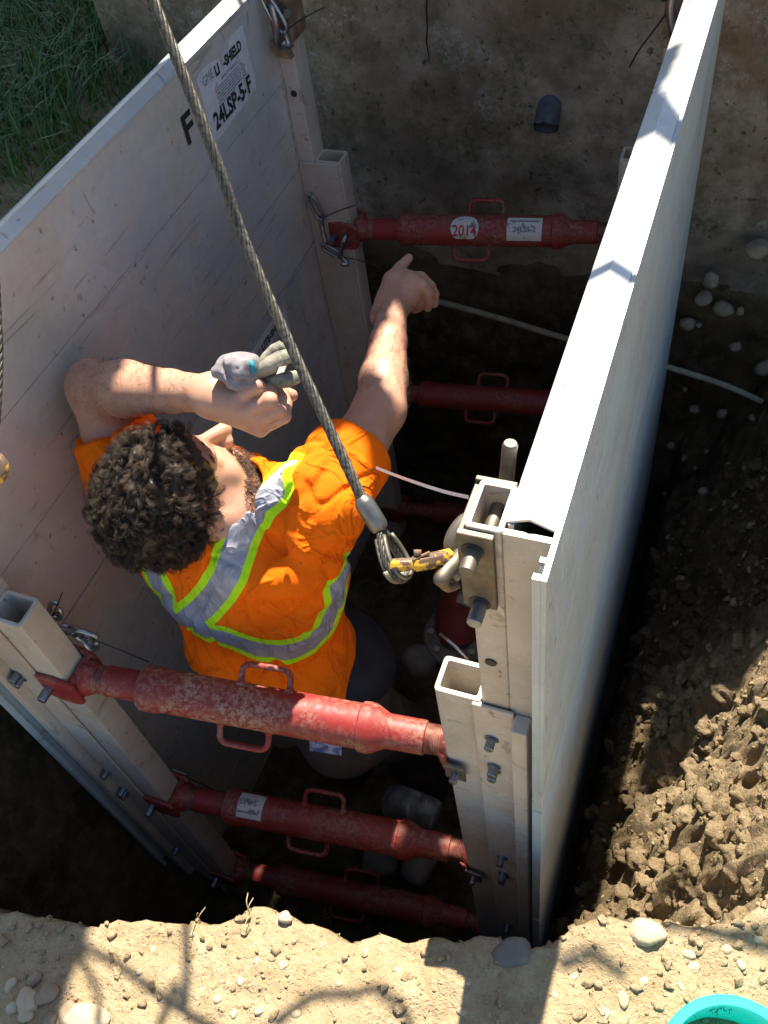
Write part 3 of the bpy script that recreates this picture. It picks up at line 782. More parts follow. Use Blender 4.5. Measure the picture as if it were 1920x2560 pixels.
gy = axis_pts([(-9, -2.4, .5), (-2.4, -.85, .05), (-.85, -.62, .02), (-.62, .12, .0075), (.12, .85, .0085), (.85, 1.70, .016), (1.70, 3.0, .08), (3.0, 12, .6)])
X, Y = np.meshgrid(gx, gy, indexing='ij')
Zt, damp_shade = terrain(X, Y)
def _soil():
    t = NT('sandy_soil'); at_ = t.n('Attribute', {}, attribute_name='damp_shade').outputs['Fac']
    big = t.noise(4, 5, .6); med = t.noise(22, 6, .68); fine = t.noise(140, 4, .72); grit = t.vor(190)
    dry = t.ramp(med, [(.30, (.36, .27, .155)), (.55, (.47, .365, .22)), (.75, (.56, .46, .30))])  # dry soil, also the paler tone painted for sun on the bank
    wet_shade = t.ramp(med, [(.30, (.036, .025, .014)), (.5, (.078, .053, .027)), (.72, (.17, .125, .068))])
    col = t.mix(at_, dry, wet_shade)  # damp of cut soil plus sun and shade painted on the bank
    sp = t.ramp(t.noise(95, 3, .6), [(.62, 0), (.68, 1)])
    col = t.mix(t.math('MULTIPLY', sp, t.math('SUBTRACT', .5, t.math('MULTIPLY', at_, .42))), col, (.52, .47, .40))
    dk = t.ramp(t.noise(60, 4, .7), [(.64, 0), (.70, 1)])
    col = t.mix(t.math('MULTIPLY', dk, .35), col, (.09, .06, .035))
    col = t.mix(t.math('MULTIPLY', t.ramp(big, [(.45, 0), (.65, 1)]), .3), col, (.29, .20, .11))
    n1 = t.bump(med, .8, .020); n2 = t.bump(fine, .9, .007, n1)
    t.P(base=col, rough=.95, spec=.2, normal=t.bump(grit, .3, .002, n2)); return t.m
SOIL = _soil()
V = np.stack([X, Y, Zt], -1).reshape(-1, 3)
n, mm = X.shape; i, j = np.meshgrid(np.arange(n - 1), np.arange(mm - 1), indexing='ij'); a = (i * mm + j).ravel()
F = np.stack([a, a + mm, a + mm + 1, a + 1], 1)
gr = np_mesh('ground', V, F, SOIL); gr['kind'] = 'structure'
at_ = gr.data.attributes.new('damp_shade', 'FLOAT', 'POINT'); at_.data.foreach_set('value', damp_shade.ravel().astype(np.float32))
# cut earth face under the footing
def facef(x, z):
    y = 1.600 - .045 * fbm(x, 0 * x, z, 4, 4) - .02 * fbm(x, 0 * x, z, 16, 3) + .05 * smooth01(z + .06 * fbm(x, 0 * x, 0 * x, 5, 4), -.50, -.38)
    return np.stack([x, y, z], -1)
V, F = sheet(facef, np.arange(-.9, 2.2, .018), np.arange(-1.6, -.34, .018))
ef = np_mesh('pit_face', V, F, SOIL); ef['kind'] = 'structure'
at_ = ef.data.attributes.new('damp_shade', 'FLOAT', 'POINT'); at_.data.foreach_set('value', np.ones(len(V), np.float32))
def tz(x, y): return float(terrain(np.array([x]), np.array([y]))[0][0])
def hit(a, b, tmin=.7, tmax=3.2):
    d = raydir(a, b); t = np.linspace(tmin, tmax, 1500); P = CAM[None] + d[None] * t[:, None]
    z = terrain(P[:, 0], P[:, 1])[0]; bl_ = P[:, 2] < z; k = np.argmax(bl_)
    return P[k] if bl_[k] and P[k, 1] < 1.56 else onp(a, b, 1, 1.565)
# ------------------------------------------------------------------ signed distance modelling (one continuous skin)
class SDF:
    def __init__(s, lo, hi, h):
        s.lo = np.array(lo, np.float32); s.h = h
        s.ax = [np.arange(lo[k], hi[k], h, dtype=np.float32) for k in range(3)]
        s.F = np.full([len(a) for a in s.ax], .08, np.float32)
    def _sub(s, lo, hi, pad):
        sl = []
        for k in range(3):
            i0 = max(0, int((lo[k] - pad - s.lo[k]) / s.h)); i1 = min(len(s.ax[k]), int((hi[k] + pad - s.lo[k]) / s.h) + 2)
            if i1 <= i0: return None
            sl.append(slice(i0, i1))
        g = np.meshgrid(*[s.ax[k][sl[k]] for k in range(3)], indexing='ij')
        return tuple(sl), g
    def _comb(s, sl, d, k, op):
        a = s.F[sl]
        if op == 'sub':
            d = -d; 
            if k: h = np.clip(.5 - .5 * (a - d) / k, 0, 1); s.F[sl] = a * (1 - h) + d * h + k * h * (1 - h)
            else: s.F[sl] = np.maximum(a, d)
            return
        if k: h = np.clip(.5 + .5 * (a - d) / k, 0, 1); s.F[sl] = a * (1 - h) + d * h - k * h * (1 - h)
        else: s.F[sl] = np.minimum(a, d)
    def cap(s, a, b, ra, rb, k=.01, op='add', flat=0):
        a = np.asarray(a, float); b = np.asarray(b, float)
        q = s._sub(np.minimum(a, b) - max(ra, rb), np.maximum(a, b) + max(ra, rb), .03 + k)
        if q is None: return s
        sl, (X, Y, Z) = q; d = b - a; L2 = d @ d + 1e-12
        t = np.clip(((X - a[0]) * d[0] + (Y - a[1]) * d[1] + (Z - a[2]) * d[2]) / L2, 0, 1)
        D = np.sqrt((X - a[0] - t * d[0]) ** 2 + (Y - a[1] - t * d[1]) ** 2 + (Z - a[2] - t * d[2]) ** 2) - (ra + (rb - ra) * t)
        if flat:    # cut flat at end b
            u = d / math.sqrt(L2); pl = (X - b[0]) * u[0] + (Y - b[1]) * u[1] + (Z - b[2]) * u[2]
            D = np.maximum(D, pl)
        s._comb(sl, D.astype(np.float32), k, op); return s
    def ell(s, c, r, B=None, k=.01, op='add'):
        c = np.asarray(c, float); r = np.asarray(r, float); m = r.max()
        q = s._sub(c - m, c + m, .03 + k)
        if q is None: return s
        sl, (X, Y, Z) = q; B = np.eye(3) if B is None else np.asarray(B)   # rows = axes
        p = [(X - c[0]) * B[i][0] + (Y - c[1]) * B[i][1] + (Z - c[2]) * B[i][2] for i in range(3)]
        k0 = np.sqrt(sum((p[i] / r[i]) ** 2 for i in range(3))); k1 = np.sqrt(sum((p[i] / r[i] ** 2) ** 2 for i in range(3))) + 1e-9
        s._comb(sl, (k0 * (k0 - 1) / k1).astype(np.float32), k, op); return s
    def chain(s, pts, rad, k=.01):
        for i in range(len(pts) - 1): s.cap(pts[i], pts[i + 1], rad[i], rad[i + 1], k if i == 0 else max(k * .4, .002))
        return s
    def mesh(s):
        F = s.F; S = F < 0
        n = F.shape; c = np.zeros([k - 1 for k in n], np.int8)
        offs = [(i, j, k) for i in (0, 1) for j in (0, 1) for k in (0, 1)]
        def vw(A, o): return A[o[0]:o[0] + n[0] - 1, o[1]:o[1] + n[1] - 1, o[2]:o[2] + n[2] - 1]
        for o in offs: c += vw(S, o)
        mx = (c > 0) & (c < 8); I = np.argwhere(mx); idx = np.full(c.shape, -1, np.int32); idx[mx] = np.arange(len(I))
        acc = np.zeros((len(I), 3)); cnt = np.zeros(len(I))
        for o in offs:
            for ax in range(3):
                if o[ax]: continue
                p = list(o); p[ax] = 1
                f0 = F[I[:, 0] + o[0], I[:, 1] + o[1], I[:, 2] + o[2]]; f1 = F[I[:, 0] + p[0], I[:, 1] + p[1], I[:, 2] + p[2]]
                cr = (f0 < 0) != (f1 < 0); t = np.where(cr, f0 / np.where(cr, f0 - f1, 1), 0)
                pos = np.array(o, float)[None].repeat(len(I), 0); pos[:, ax] += t
                acc[cr] += pos[cr]; cnt[cr] += 1
        V = s.lo + s.h * (I + acc / np.maximum(cnt, 1)[:, None])
        Q = []
        for ax in range(3):
            a1, a2 = [(1, 2), (2, 0), (0, 1)][ax]
            sl0 = [slice(1, n[k] - 1) for k in range(3)]; sl0[ax] = slice(0, n[ax] - 1); sl1 = list(sl0); sl1[ax] = slice(1, n[ax])
            A = S[tuple(sl0)]; B = S[tuple(sl1)]; E = np.argwhere(A != B)
            if not len(E): continue
            fl = A[tuple(E.T)]; base = E + np.array([1 if k != ax else 0 for k in range(3)])
            def cell(d1, d2):
                q = base.copy(); q[:, a1] += d1; q[:, a2] += d2; return idx[tuple(q.T)]
            q = np.stack([cell(-1, -1), cell(0, -1), cell(0, 0), cell(-1, 0)], 1)
            q[~fl] = q[~fl][:, ::-1]; Q.append(q)
        Q = np.concatenate(Q); Q = Q[(Q >= 0).all(1)]
        return V, Q
def relax(V, Q, it=2, lam=.5):
    for _ in range(it):
        acc = np.zeros_like(V); cnt = np.zeros(len(V))
        for a, b in ((0, 1), (1, 2), (2, 3), (3, 0)):
            np.add.at(acc, Q[:, a], V[Q[:, b]]); np.add.at(acc, Q[:, b], V[Q[:, a]]); np.add.at(cnt, Q[:, a], 1); np.add.at(cnt, Q[:, b], 1)
        V = V * (1 - lam) + lam * acc / np.maximum(cnt, 1)[:, None]
    return V

# ------------------------------------------------------------------ the worker: joints
Hc = at(376, 1066, 1.44)
tc = -raydir(345, 1070); cr_ = CR - tc * (CR @ tc); cr_ /= np.linalg.norm(cr_); cu_ = np.cross(tc, cr_)
def camv(x, y, t): v = x * cr_ + y * cu_ + t * tc; return v / np.linalg.norm(v)
hU = camv(-.62, .13, .77); hF = camv(.50, .86, .11); hF = hF - hU * (hF @ hU); hF /= np.linalg.norm(hF); hR = np.cross(hF, hU)
HB = np.array([hR, hF, hU])
def hp(x, y, z): return Hc + x * hR + y * hF + z * hU
neck = np.array([.318, .300, -.012]); chest = np.array([.283, .318, -.16]); waist = np.array([.310, .272, -.42]); pelv = np.array([.375, .300, -.60])
shR = np.array([.462, .350, -.012]); shL = np.array([.105, .325, -.02])
elR = at(820, 885, 1.56); wrR = at(848, 668, 1.755)
elL = onp(204, 836, 0, .062); wrL = at(448, 850, 1.325)
def q2(a, b, d): return at(414.8 + .1667 * a, 725.8 + .1667 * b, d)
def q3(a, b, d): return at(708.7 + .1719 * a, 518.6 + .1719 * b, d)

def _skin():
    t = NT('skin'); f = t.noise(38, 4, .6); g = t.noise(320, 3, .6); b = t.noise(12, 3)
    col = t.mix(t.ramp(f, [(.35, 0), (.65, 1)]), (.58, .335, .235), (.51, .27, .18))
    col = t.mix(t.math('MULTIPLY', t.ramp(b, [(.45, 0), (.65, 1)]), .35), col, (.45, .18, .12))
    col = t.mix(t.math('MULTIPLY', t.ramp(t.noise(150, 2), [(.66, 0), (.72, 1)]), .35), col, (.33, .17, .11))
    t.P(base=col, rough=.48, sss=.12, normal=t.bump(g, .25, .0008))
    t.b.inputs['Subsurface Radius'].default_value = (.9, .35, .2); t.b.inputs['Subsurface Scale'].default_value = .006
    return t.m
SKIN = _skin()

worker = empty('person', (.34, .33, -1.45), 'man in orange hi-vis shirt with curly dark hair, one arm pointing to the back', 'person')
OFFW = -np.array(worker.location)
def add_body(name, V, Q, mat, smooth=True, parent=None):
    return np_mesh(name, V + OFFW, Q, mat, worker if parent is None else parent, smooth)

S = SDF((.0, .08, -.22), (.62, 1.04, .34), .0022)
# head
S.ell(hp(0, -.008, .022), (.078, .098, .094), HB, .0)
S.ell(hp(0, .030, -.042), (.063, .070, .086), HB, .02)
S.cap(hp(-.020, .066, -.108), hp(.020, .066, -.108), .026, .026, .025)
S.cap(hp(-.055, .0, -.075), hp(-.018, .064, -.108), .022, .022, .02).cap(hp(.055, .0, -.075), hp(.018, .064, -.108), .022, .022, .02)
S.cap(hp(-.034, .082, .012), hp(.034, .082, .012), .013, .013, .012)                          # brow
S.ell(hp(-.033, .098, -.010), (.017, .012, .012), HB, .008, 'sub').ell(hp(.033, .098, -.010), (.017, .012, .012), HB, .008, 'sub')
S.ell(hp(-.033, .0745, -.011), (.0145, .0115, .0105), HB, .005).ell(hp(.033, .0745, -.011), (.0145, .0115, .0105), HB, .005)   # eyelids
S.cap(hp(0, .094, -.002), hp(0, .121, -.042), .0085, .0135, .008)                              # nose
S.ell(hp(-.013, .108, -.046), (.010, .011, .009), HB, .006).ell(hp(.013, .108, -.046), (.010, .011, .009), HB, .006)
S.ell(hp(-.042, .066, -.040), (.026, .022, .022), HB, .015).ell(hp(.042, .066, -.040), (.026, .022, .022), HB, .015)   # cheeks
S.cap(hp(-.020, .092, -.074), hp(.020, .092, -.074), .007, .007, .006).cap(hp(-.017, .091, -.086), hp(.017, .091, -.086), .008, .008, .005)
S.ell(hp(0, .104, -.080), (.024, .006, .0025), HB, .002, 'sub')
for s_ in (-1, 1):                                                                            # ears
    S.ell(hp(s_ * .080, -.012, -.028), (.011, .020, .033), HB, .008)
    S.ell(hp(s_ * .092, -.010, -.026), (.008, .011, .020), HB, .004, 'sub')
# neck and hidden trunk
S.cap(hp(0, -.020, -.075), neck + [0, 0, .0], .056, .062, .03)
S.cap(neck - [0, 0, .02], chest, .07, .10, .04)
S.cap(shL, chest + [-.04, 0, .03], .05, .07, .04).cap(shR, chest + [.05, 0, .04], .05, .07, .04)
# right arm
mR = shR * .45 + elR * .55
S.chain([shR, mR, elR], [.056, .050, .044], .02)
fR = elR * .72 + wrR * .28
S.cap(elR, fR, .043, .0435, .02).cap(fR, elR * .35 + wrR * .65, .0435, .034, .01).cap(elR * .35 + wrR * .65, wrR, .034, .0275, .01)
# right hand: loose, thumb out, fingers drooping
hw = q3(735, 960, 1.765)
S.cap(wrR, hw, .0275, .026, .01)
k1, k2, k3, k4 = q3(945, 480, 1.800), q3(1040, 520, 1.785), q3(1075, 620, 1.785), q3(1045, 740, 1.79)
S.cap(hw, k1, .026, .017, .012).cap(hw, k2, .026, .017, .014).cap(hw, k3, .024, .016, .014).cap(hw, k4, .024, .015, .014)
S.cap(k1, k2, .016, .016, .012).cap(k2, k3, .016, .015, .010).cap(k3, k4, .015, .014, .010)
S.cap(q3(720, 760, 1.775), q3(800, 500, 1.795), .020, .017, .014)                             # thumb ball
S.chain([q3(800, 500, 1.795), q3(905, 345, 1.815), q3(1012, 228, 1.835)], [.0150, .0115, .0092], .008)
S.chain([k1, q3(1165, 470, 1.80), q3(1285, 580, 1.805), q3(1335, 680, 1.815), q3(1335, 800, 1.825)], [.0128, .0118, .0105, .0098, .0086], .006)
S.chain([k2, q3(1190, 560, 1.775), q3(1265, 670, 1.785), q3(1275, 770, 1.80), q3(1252, 850, 1.812)], [.0128, .0118, .0105, .0098, .0086], .006)
S.chain([k3, q3(1165, 690, 1.800), q3(1195, 790, 1.82), q3(1160, 840, 1.84)], [.0120, .0110, .0098, .0085], .006)
S.chain([k4, q3(1120, 790, 1.805), q3(1130, 850, 1.825), q3(1090, 880, 1.845)], [.0110, .0098, .0088, .0076], .006)
# left arm
mL = shL * .5 + elL * .5
S.chain([shL, mL, elL], [.056, .050, .043], .02)
fL = elL * .70 + wrL * .30
S.cap(elL, fL, .043, .045, .02).cap(fL, elL * .3 + wrL * .7, .045, .032, .01).cap(elL * .3 + wrL * .7, wrL, .032, .0265, .01)
# left hand: fist round the gloves
I0, M0, R0, P0 = q2(570, 840, 1.285), q2(715, 965, 1.282), q2(850, 1085, 1.290), q2(880, 1200, 1.305)
wl = q2(250, 800, 1.318)
S.cap(wrL, wl, .0265, .0245, .01)
for k_, r_ in ((I0, .0140), (M0, .0142), (R0, .0140), (P0, .0130)): S.cap(wl, k_, .0245, r_, .012)
S.cap(wl, (M0 + R0) / 2 * .7 + wl * .3, .024, .020, .012)
S.cap(q2(330, 660, 1.318), q2(560, 640, 1.33), .0215, .017, .014)                              # thumb ball under the glove
S.chain([I0, q2(700, 735, 1.275), q2(838, 655, 1.266), q2(820, 575, 1.285), q2(745, 580, 1.305)], [.0128, .0112, .0118, .0100, .0086], .004)
S.chain([M0, q2(880, 895, 1.268), q2(1010, 835, 1.259), q2(1005, 690, 1.278), q2(900, 565, 1.305)], [.0126, .0108, .0117, .0100, .0088], .003)
S.chain([R0, q2(1000, 1015, 1.276), q2(1128, 962, 1.269), q2(1150, 800, 1.290), q2(1080, 670, 1.315)], [.0120, .0103, .0110, .0094, .0084], .003)
S.chain([P0, q2(1060, 1120, 1.298), q2(1195, 1045, 1.291), q2(1225, 880, 1.307), q2(1185, 735, 1.322)], [.0112, .0094, .0100, .0086, .0078], .003)
S.chain([q2(560, 640, 1.33), q2(900, 640, 1.345), q2(1290, 770, 1.345)], [.016, .0125, .0098], .006)  # thumb behind the gloves
S.F += (.0007 * fbm(*np.meshgrid(S.ax[0][::4], S.ax[1][::4], S.ax[2][::4], indexing='ij'), 60, 2)).repeat(4, 0).repeat(4, 1).repeat(4, 2)[:S.F.shape[0], :S.F.shape[1], :S.F.shape[2]].astype(np.float32) if False else 0
V, Q = S.mesh(); V = relax(V, Q, 2, .45)
body = add_body('body', V, Q, SKIN)
del S
# finger nail on the thumb that points and an eye each side
for nm, c_, r_ in (('eye', hp(-.033, .0750, -.0125), .0112), ('eye', hp(.033, .0750, -.0125), .0112)):
    m = MB(); m.lathe([(-r_, .0003), (-r_ * .7, r_ * .71), (0, r_), (r_ * .7, r_ * .71), (r_ * .93, r_ * .36), (r_ + .0004, .0003)], c_ + OFFW, hF, 16)
    m.build(nm, mat_simple('eye_white', (.45, .38, .33), .2, 0, .1, 60, 0), worker, smooth=True)

# ------------------------------------------------------------------ shirt
def wrinkle(X, Y, Z, amp):
    return amp * (fbm(X, Y, Z, 7, 3) * 1.1 + .7 * np.abs(fbm(X * 1.0, Y * 1.0, Z * .45, 16, 2)))
def _orange():
    t = NT('hi_vis_shirt'); c = t.co()
    def A(n): return t.n('Attribute', {}, attribute_name=n).outputs['Fac']
    d = A('stripe'); f = t.noise(8, 4, .6); g = t.noise(900, 1, .5)
    org = t.mix(t.ramp(f, [(.35, 0), (.65, 1)]), (.96, .185, .003), (.93, .150, .003))
    spot = t.ramp(t.noise(28, 3, .6), [(.705, 0), (.74, 1)]); org = t.mix(t.math('MULTIPLY', spot, .5), org, (.20, .07, .02))
    silver = t.mix(t.ramp(t.noise(16, 4, .6), [(.35, 0), (.65, 1)]), (.40, .42, .50), (.30, .32, .40))
    lime = (.50, .92, .02)
    k1 = t.math('LESS_THAN', d, .0205); k2 = t.math('LESS_THAN', d, .0335)
    col = t.mix(k2, org, lime); col = t.mix(k1, col, silver)
    wv = t.n('TexWave', {'Vector': c, 'Scale': 420., 'Distortion': .5}).outputs[0]
    t.P(base=col, rough=t.math('SUBTRACT', .85, t.math('MULTIPLY', k1, .4)), spec=.15, metal=t.math('MULTIPLY', k1, .15),
        normal=t.bump(t.noise(26, 4, .6), .30, .005, t.bump(t.ramp(t.math('ABSOLUTE', t.math('SUBTRACT', t.noise(13, 3, .55, vec=t.scale(c, (1, 1, .55)), dist=.8), .5)), [(.0, 1), (.07, 0)]), .55, .006, t.bump(g, .25, .0004))))
    return t.m
SHIRT = _orange()
S = SDF((.0, .06, -.58), (.66, .62, .20), .0034)
fw = np.array([.16, .987, 0]); rt = np.array([.987, -.16, 0]); TB = np.array([rt, fw, [0, 0, 1.]])
ta_ = R_(16); TB2 = np.array([rt, fw * math.cos(ta_) - np.array([0, 0, math.sin(ta_)]), np.array([0, 0, math.cos(ta_)]) + fw * math.sin(ta_)])
S.ell(chest + [0, 0, .02], (.185, .128, .20), TB2, .0)
S.ell(neck - fw * .035 + [.005, 0, -.055], (.165, .085, .062), TB2, .04)
S.ell(chest - fw * .018 + [.01, 0, -.06], (.178, .120, .24), TB2, .04)
S.ell(waist + [0, 0, .02], (.178, .135, .17), TB, .06)
S.cap(waist + rt * .05 - [0, 0, .04], waist + rt * .065 - [0, 0, .16], .118, .116, .05).cap(waist - rt * .05 - [0, 0, .04], waist - rt * .03 - [0, 0, .16], .118, .116, .05)
S.cap(neck - [0, 0, .035], chest, .090, .14, .05)
S.cap(shR + [-.015, -.03, -.05], waist + rt * .065 + [0, 0, .10], .070, .080, .05)
S.ell(chest - rt * .085 + [0, -.01, .05], (.135, .115, .14), TB2, .04)
eR = shR * .40 + elR * .60; eL = shL * .42 + elL * .58
S.cap(shR - rt * .02, eR, .082, .072, .035, flat=1).cap(shL + rt * .03, eL, .086, .074, .035, flat=1)
S.cap(neck, shR, .062, .072, .03).cap(neck, shL, .062, .072, .03)
X, Y, Z = np.meshgrid(*S.ax, indexing='ij')
near = np.abs(S.F) < .03
xs, ys, zs_ = X[near], Y[near], Z[near]
# armpit-to-shoulder pull folds and waist bunching
pull = .6 * np.sin(95 * (zs_ * .8 + xs * .55 - ys * .35) + 6 * fbm(xs, ys, zs_, 5, 2)) * .0042 * np.exp(-((xs - .43) ** 2 + (ys - .30) ** 2 + (zs_ + .06) ** 2) / .016)
bun = np.sin(75 * (zs_ + .25 * xs) + 7 * fbm(xs, ys, zs_, 4, 2)) * .0048 * np.exp(-((zs_ + .45) / .07) ** 2)
diag = np.sin(48 * (zs_ * .7 - xs * .9) + 8 * fbm(xs, ys, zs_, 3, 2)) * .0032
S.F[near] += (wrinkle(xs, ys, zs_, .011) + pull * 2.2 + bun * .9 + diag * .4 + .0085 * np.maximum(0, .10 - np.abs(fbm(xs + .5 * zs_, ys, zs_ * .55 - .6 * xs, 8, 2))) / .10 + .0065 * np.maximum(0, .09 - np.abs(fbm(xs - .45 * zs_ + 3, ys, zs_ * .6 + .7 * xs, 13, 2))) / .09).astype(np.float32)
del X, Y, Z
# hem cut, neck hole, sleeve ends stay flat
g = np.meshgrid(*S.ax, indexing='ij')
hem = -.468 + .05 * (g[0] - .345) - .0 + .012 * np.sin(16 * g[0])
S.F = np.maximum(S.F, (hem - g[2]).astype(np.float32)); del g
S.cap(neck - [0, 0, .045] + fw * .012, neck + [-.03, -.01, .16] + fw * .01, .066, .082, .006, 'sub')
V, Q = S.mesh(); V = relax(V, Q, 1, .4); del S
# keep the cloth inside the trench panel
V[:, 0] = np.maximum(V[:, 0], .006)
shirt = add_body('shirt', V, Q, SHIRT)
from mathutils.bvhtree import BVHTree
bv = BVHTree.FromPolygons([tuple(v) for v in V], [tuple(q) for q in Q])
def cast(a, b, back=0.0):
    d = raydir(a, b); h = bv.ray_cast(Vector(CAM), Vector(d))
    return np.array(h[0]) if h[0] is not None else None
def poly(pts, extra=()):
    P = [p for p in (cast(a, b) for a, b in pts) if p is not None]
    print('POLY', len(pts), len(P))
    if not P: P = [at(a, b, 1.5) for a, b in pts]
    return np.vstack([P, np.array(extra).reshape(-1, 3)]) if len(extra) else np.array(P)
strapR = poly([(392, 1346), (412, 1334), (440, 1312), (468, 1280), (490, 1242), (502, 1205), (516, 1165), (536, 1125), (556, 1095), (575, 1072), (590, 1058)])
if len(strapR) > 4: strapR = np.vstack([strapR, strapR[-1] + fw * .05 + [0, 0, -.012], strapR[-1] + fw * .09 + [-.01, 0, -.06]])
strapL = poly([(388, 1346), (372, 1334), (352, 1314), (330, 1290), (308, 1264), (295, 1248)])
strapL = np.vstack([strapL, [[.19, .20, -.02], [.185, .25, .02]]])
belt = poly([(392, 1346), (420, 1351), (450, 1363), (490, 1380), (530, 1394), (570, 1405), (610, 1410), (645, 1404), (675, 1388), (700, 1362), (718, 1328), (730, 1296), (736, 1270)])
bl = belt[-1]; belt = np.vstack([belt, bl + [.005, .06, -.005], bl + [-.03, .14, .0], bl + [-.14, .22, .02]])
bl = belt[0]; belt = np.vstack([bl + [-.08, .10, .03], bl + [-.05, .03, .01], belt])
def pl_dist(V, P):
    best = np.full(len(V), 9.0)
    for a, b in zip(P[:-1], P[1:]):
        d = b - a; t = np.clip(((V - a) @ d) / (d @ d + 1e-12), 0, 1); best = np.minimum(best, np.linalg.norm(V - a - t[:, None] * d, axis=1))
    return best
sd_ = np.minimum(np.minimum(pl_dist(V, strapR), pl_dist(V, strapL)), pl_dist(V, belt))
a_ = shirt.data.attributes.new('stripe', 'FLOAT', 'POINT'); a_.data.foreach_set('value', sd_.astype(np.float32))
# collar ribbing and dark neck lining
def ring_pts(c, ax, r, n=26, sq=(1, 1)):
    x, y, z = frame(ax); return np.array([c + r * (sq[0] * math.cos(t) * x + sq[1] * math.sin(t) * y) for t in np.linspace(0, 2 * math.pi, n, endpoint=False)])
nd = hp(0, -.02, -.075) - neck; nd /= np.linalg.norm(nd)
m = MB(); m.tube(ring_pts(neck + nd * .012 + fw * .006, nd, .074) + OFFW, .0085, 8, close=True); cl_ = m.build('collar', mat_simple('orange_rib', (.80, .13, .008), .85, 0, .15, 60, .4, .002), worker, smooth=True)
m = MB(); m.tube(ring_pts(neck + nd * .024 + fw * .004, nd, .066) + OFFW, .008, 8, close=True); m.build('undershirt_collar', mat_simple('navy_cotton', (.06, .06, .10), .9, 0, .2, 60, .4, .002), worker, smooth=True)

# ------------------------------------------------------------------ trousers, belt line, boots
def _trouser():
    t = NT('brown_work_trousers'); f = t.noise(10, 5, .6)
    t.P(base=t.ramp(f, [(.35, (.045, .033, .026)), (.6, (.075, .056, .043)), (.75, (.16, .125, .09))]), rough=.9, normal=t.bump(t.noise(24, 4, .6), .6, .008)); return t.m
TROU = _trouser()
S = SDF((.08, .05, -1.46), (.68, .66, -.44), .0065)
S.ell(pelv + [0, 0, .05], (.170, .128, .15), TB, .0)
S.ell(pelv + rt * .07 - fw * .045 - [0, 0, .05], (.10, .10, .11), TB, .03).ell(pelv - rt * .07 - fw * .045 - [0, 0, .05], (.10, .10, .11), TB, .03)
fRt = np.array([.50, .40, -1.40]); fLt = np.array([.27, .44, -1.40])
kR = np.array([.49, .42, -1.02]); kL = np.array([.29, .46, -1.02])
S.cap(pelv + rt * .085 - [0, 0, .08], kR, .098, .072, .03).cap(kR, fRt, .072, .066, .03)
S.cap(pelv - rt * .085 - [0, 0, .08], kL, .098, .072, .03).cap(kL, fLt, .072, .066, .03)
X, Y, Z = np.meshgrid(*S.ax, indexing='ij'); near = np.abs(S.F) < .04
S.F[near] += wrinkle(X[near], Y[near], Z[near], .014).astype(np.float32); del X, Y, Z
S.F[:, :, -4:] = .05
V, Q = S.mesh(); V = relax(V, Q, 1, .4); del S
tr = add_body('trousers', V, Q, TROU)
# navy shirt tail at the right hip, wallet label on the back pocket
S = SDF((.34, .10, -.66), (.66, .55, -.36), .005)
tp_ = onp(765, 1360, 1, .30)
S.ell(pelv + rt * .04 + fw * .02 + [0, 0, .13], (.125, .112, .085), TB, .0).ell(pelv + rt * .085 + fw * .03 + [0, 0, .09], (.075, .085, .07), TB, .03)
X, Y, Z = np.meshgrid(*S.ax, indexing='ij'); S.F += wrinkle(X, Y, Z, .012).astype(np.float32); del X, Y, Z
V, Q = S.mesh(); V = relax(V, Q, 1, .4); add_body('undershirt_tail', V, Q, mat_simple('navy_cotton_tail', (.014, .015, .024), .9, 0, .25, 40, .4, .003)); del S
bv2 = BVHTree.FromPolygons([tuple(v.co - Vector(OFFW)) for v in tr.data.vertices], [tuple(p.vertices) for p in tr.data.polygons])
def cast2(a, b):
    d = raydir(a, b); h = bv2.ray_cast(Vector(CAM), Vector(d)); return (np.array(h[0]) - d * .004) if h[0] is not None else None
g = [[cast2(668 + 70 * i / 7, 1598 + 24 * j / 3 + 10 * i / 7) for j in range(4)] for i in range(8)]
if all(p is not None for r in g for p in r):
    V = np.array([p for r in g for p in r]) + OFFW; F = [[i * 4 + j, (i + 1) * 4 + j, (i + 1) * 4 + j + 1, i * 4 + j + 1] for i in range(7) for j in range(3)]
    t = NT('blue_white_print'); t.P(base=t.ramp(t.noise(70, 3, .6), [(.42, (.62, .64, .78)), (.58, (.16, .18, .42))]), rough=.5)
    np_mesh('pocket_label', V, F, t.m, worker)
for c_, fx in ((fRt, .10), (fLt, -.02)):
    S = SDF(c_ - [.14, .16, .08], c_ + [.14, .26, .12], .006); f2 = np.array([fx, 1, 0]); f2 /= np.linalg.norm(f2)
    S.cap(c_ + [0, 0, .10], c_ - [0, 0, .0], .058, .055, .0).cap(c_ - f2 * .03 - [0, 0, .01], c_ + f2 * .14 - [0, 0, .02], .042, .040, .03)
    V, Q = S.mesh(); V[:, 2] = np.maximum(V[:, 2], -1.455); add_body('boot', relax(V, Q, 1), Q, mat_simple('boot_leather', (.05, .04, .032), .6, 0, .3, 30, .4, .003))

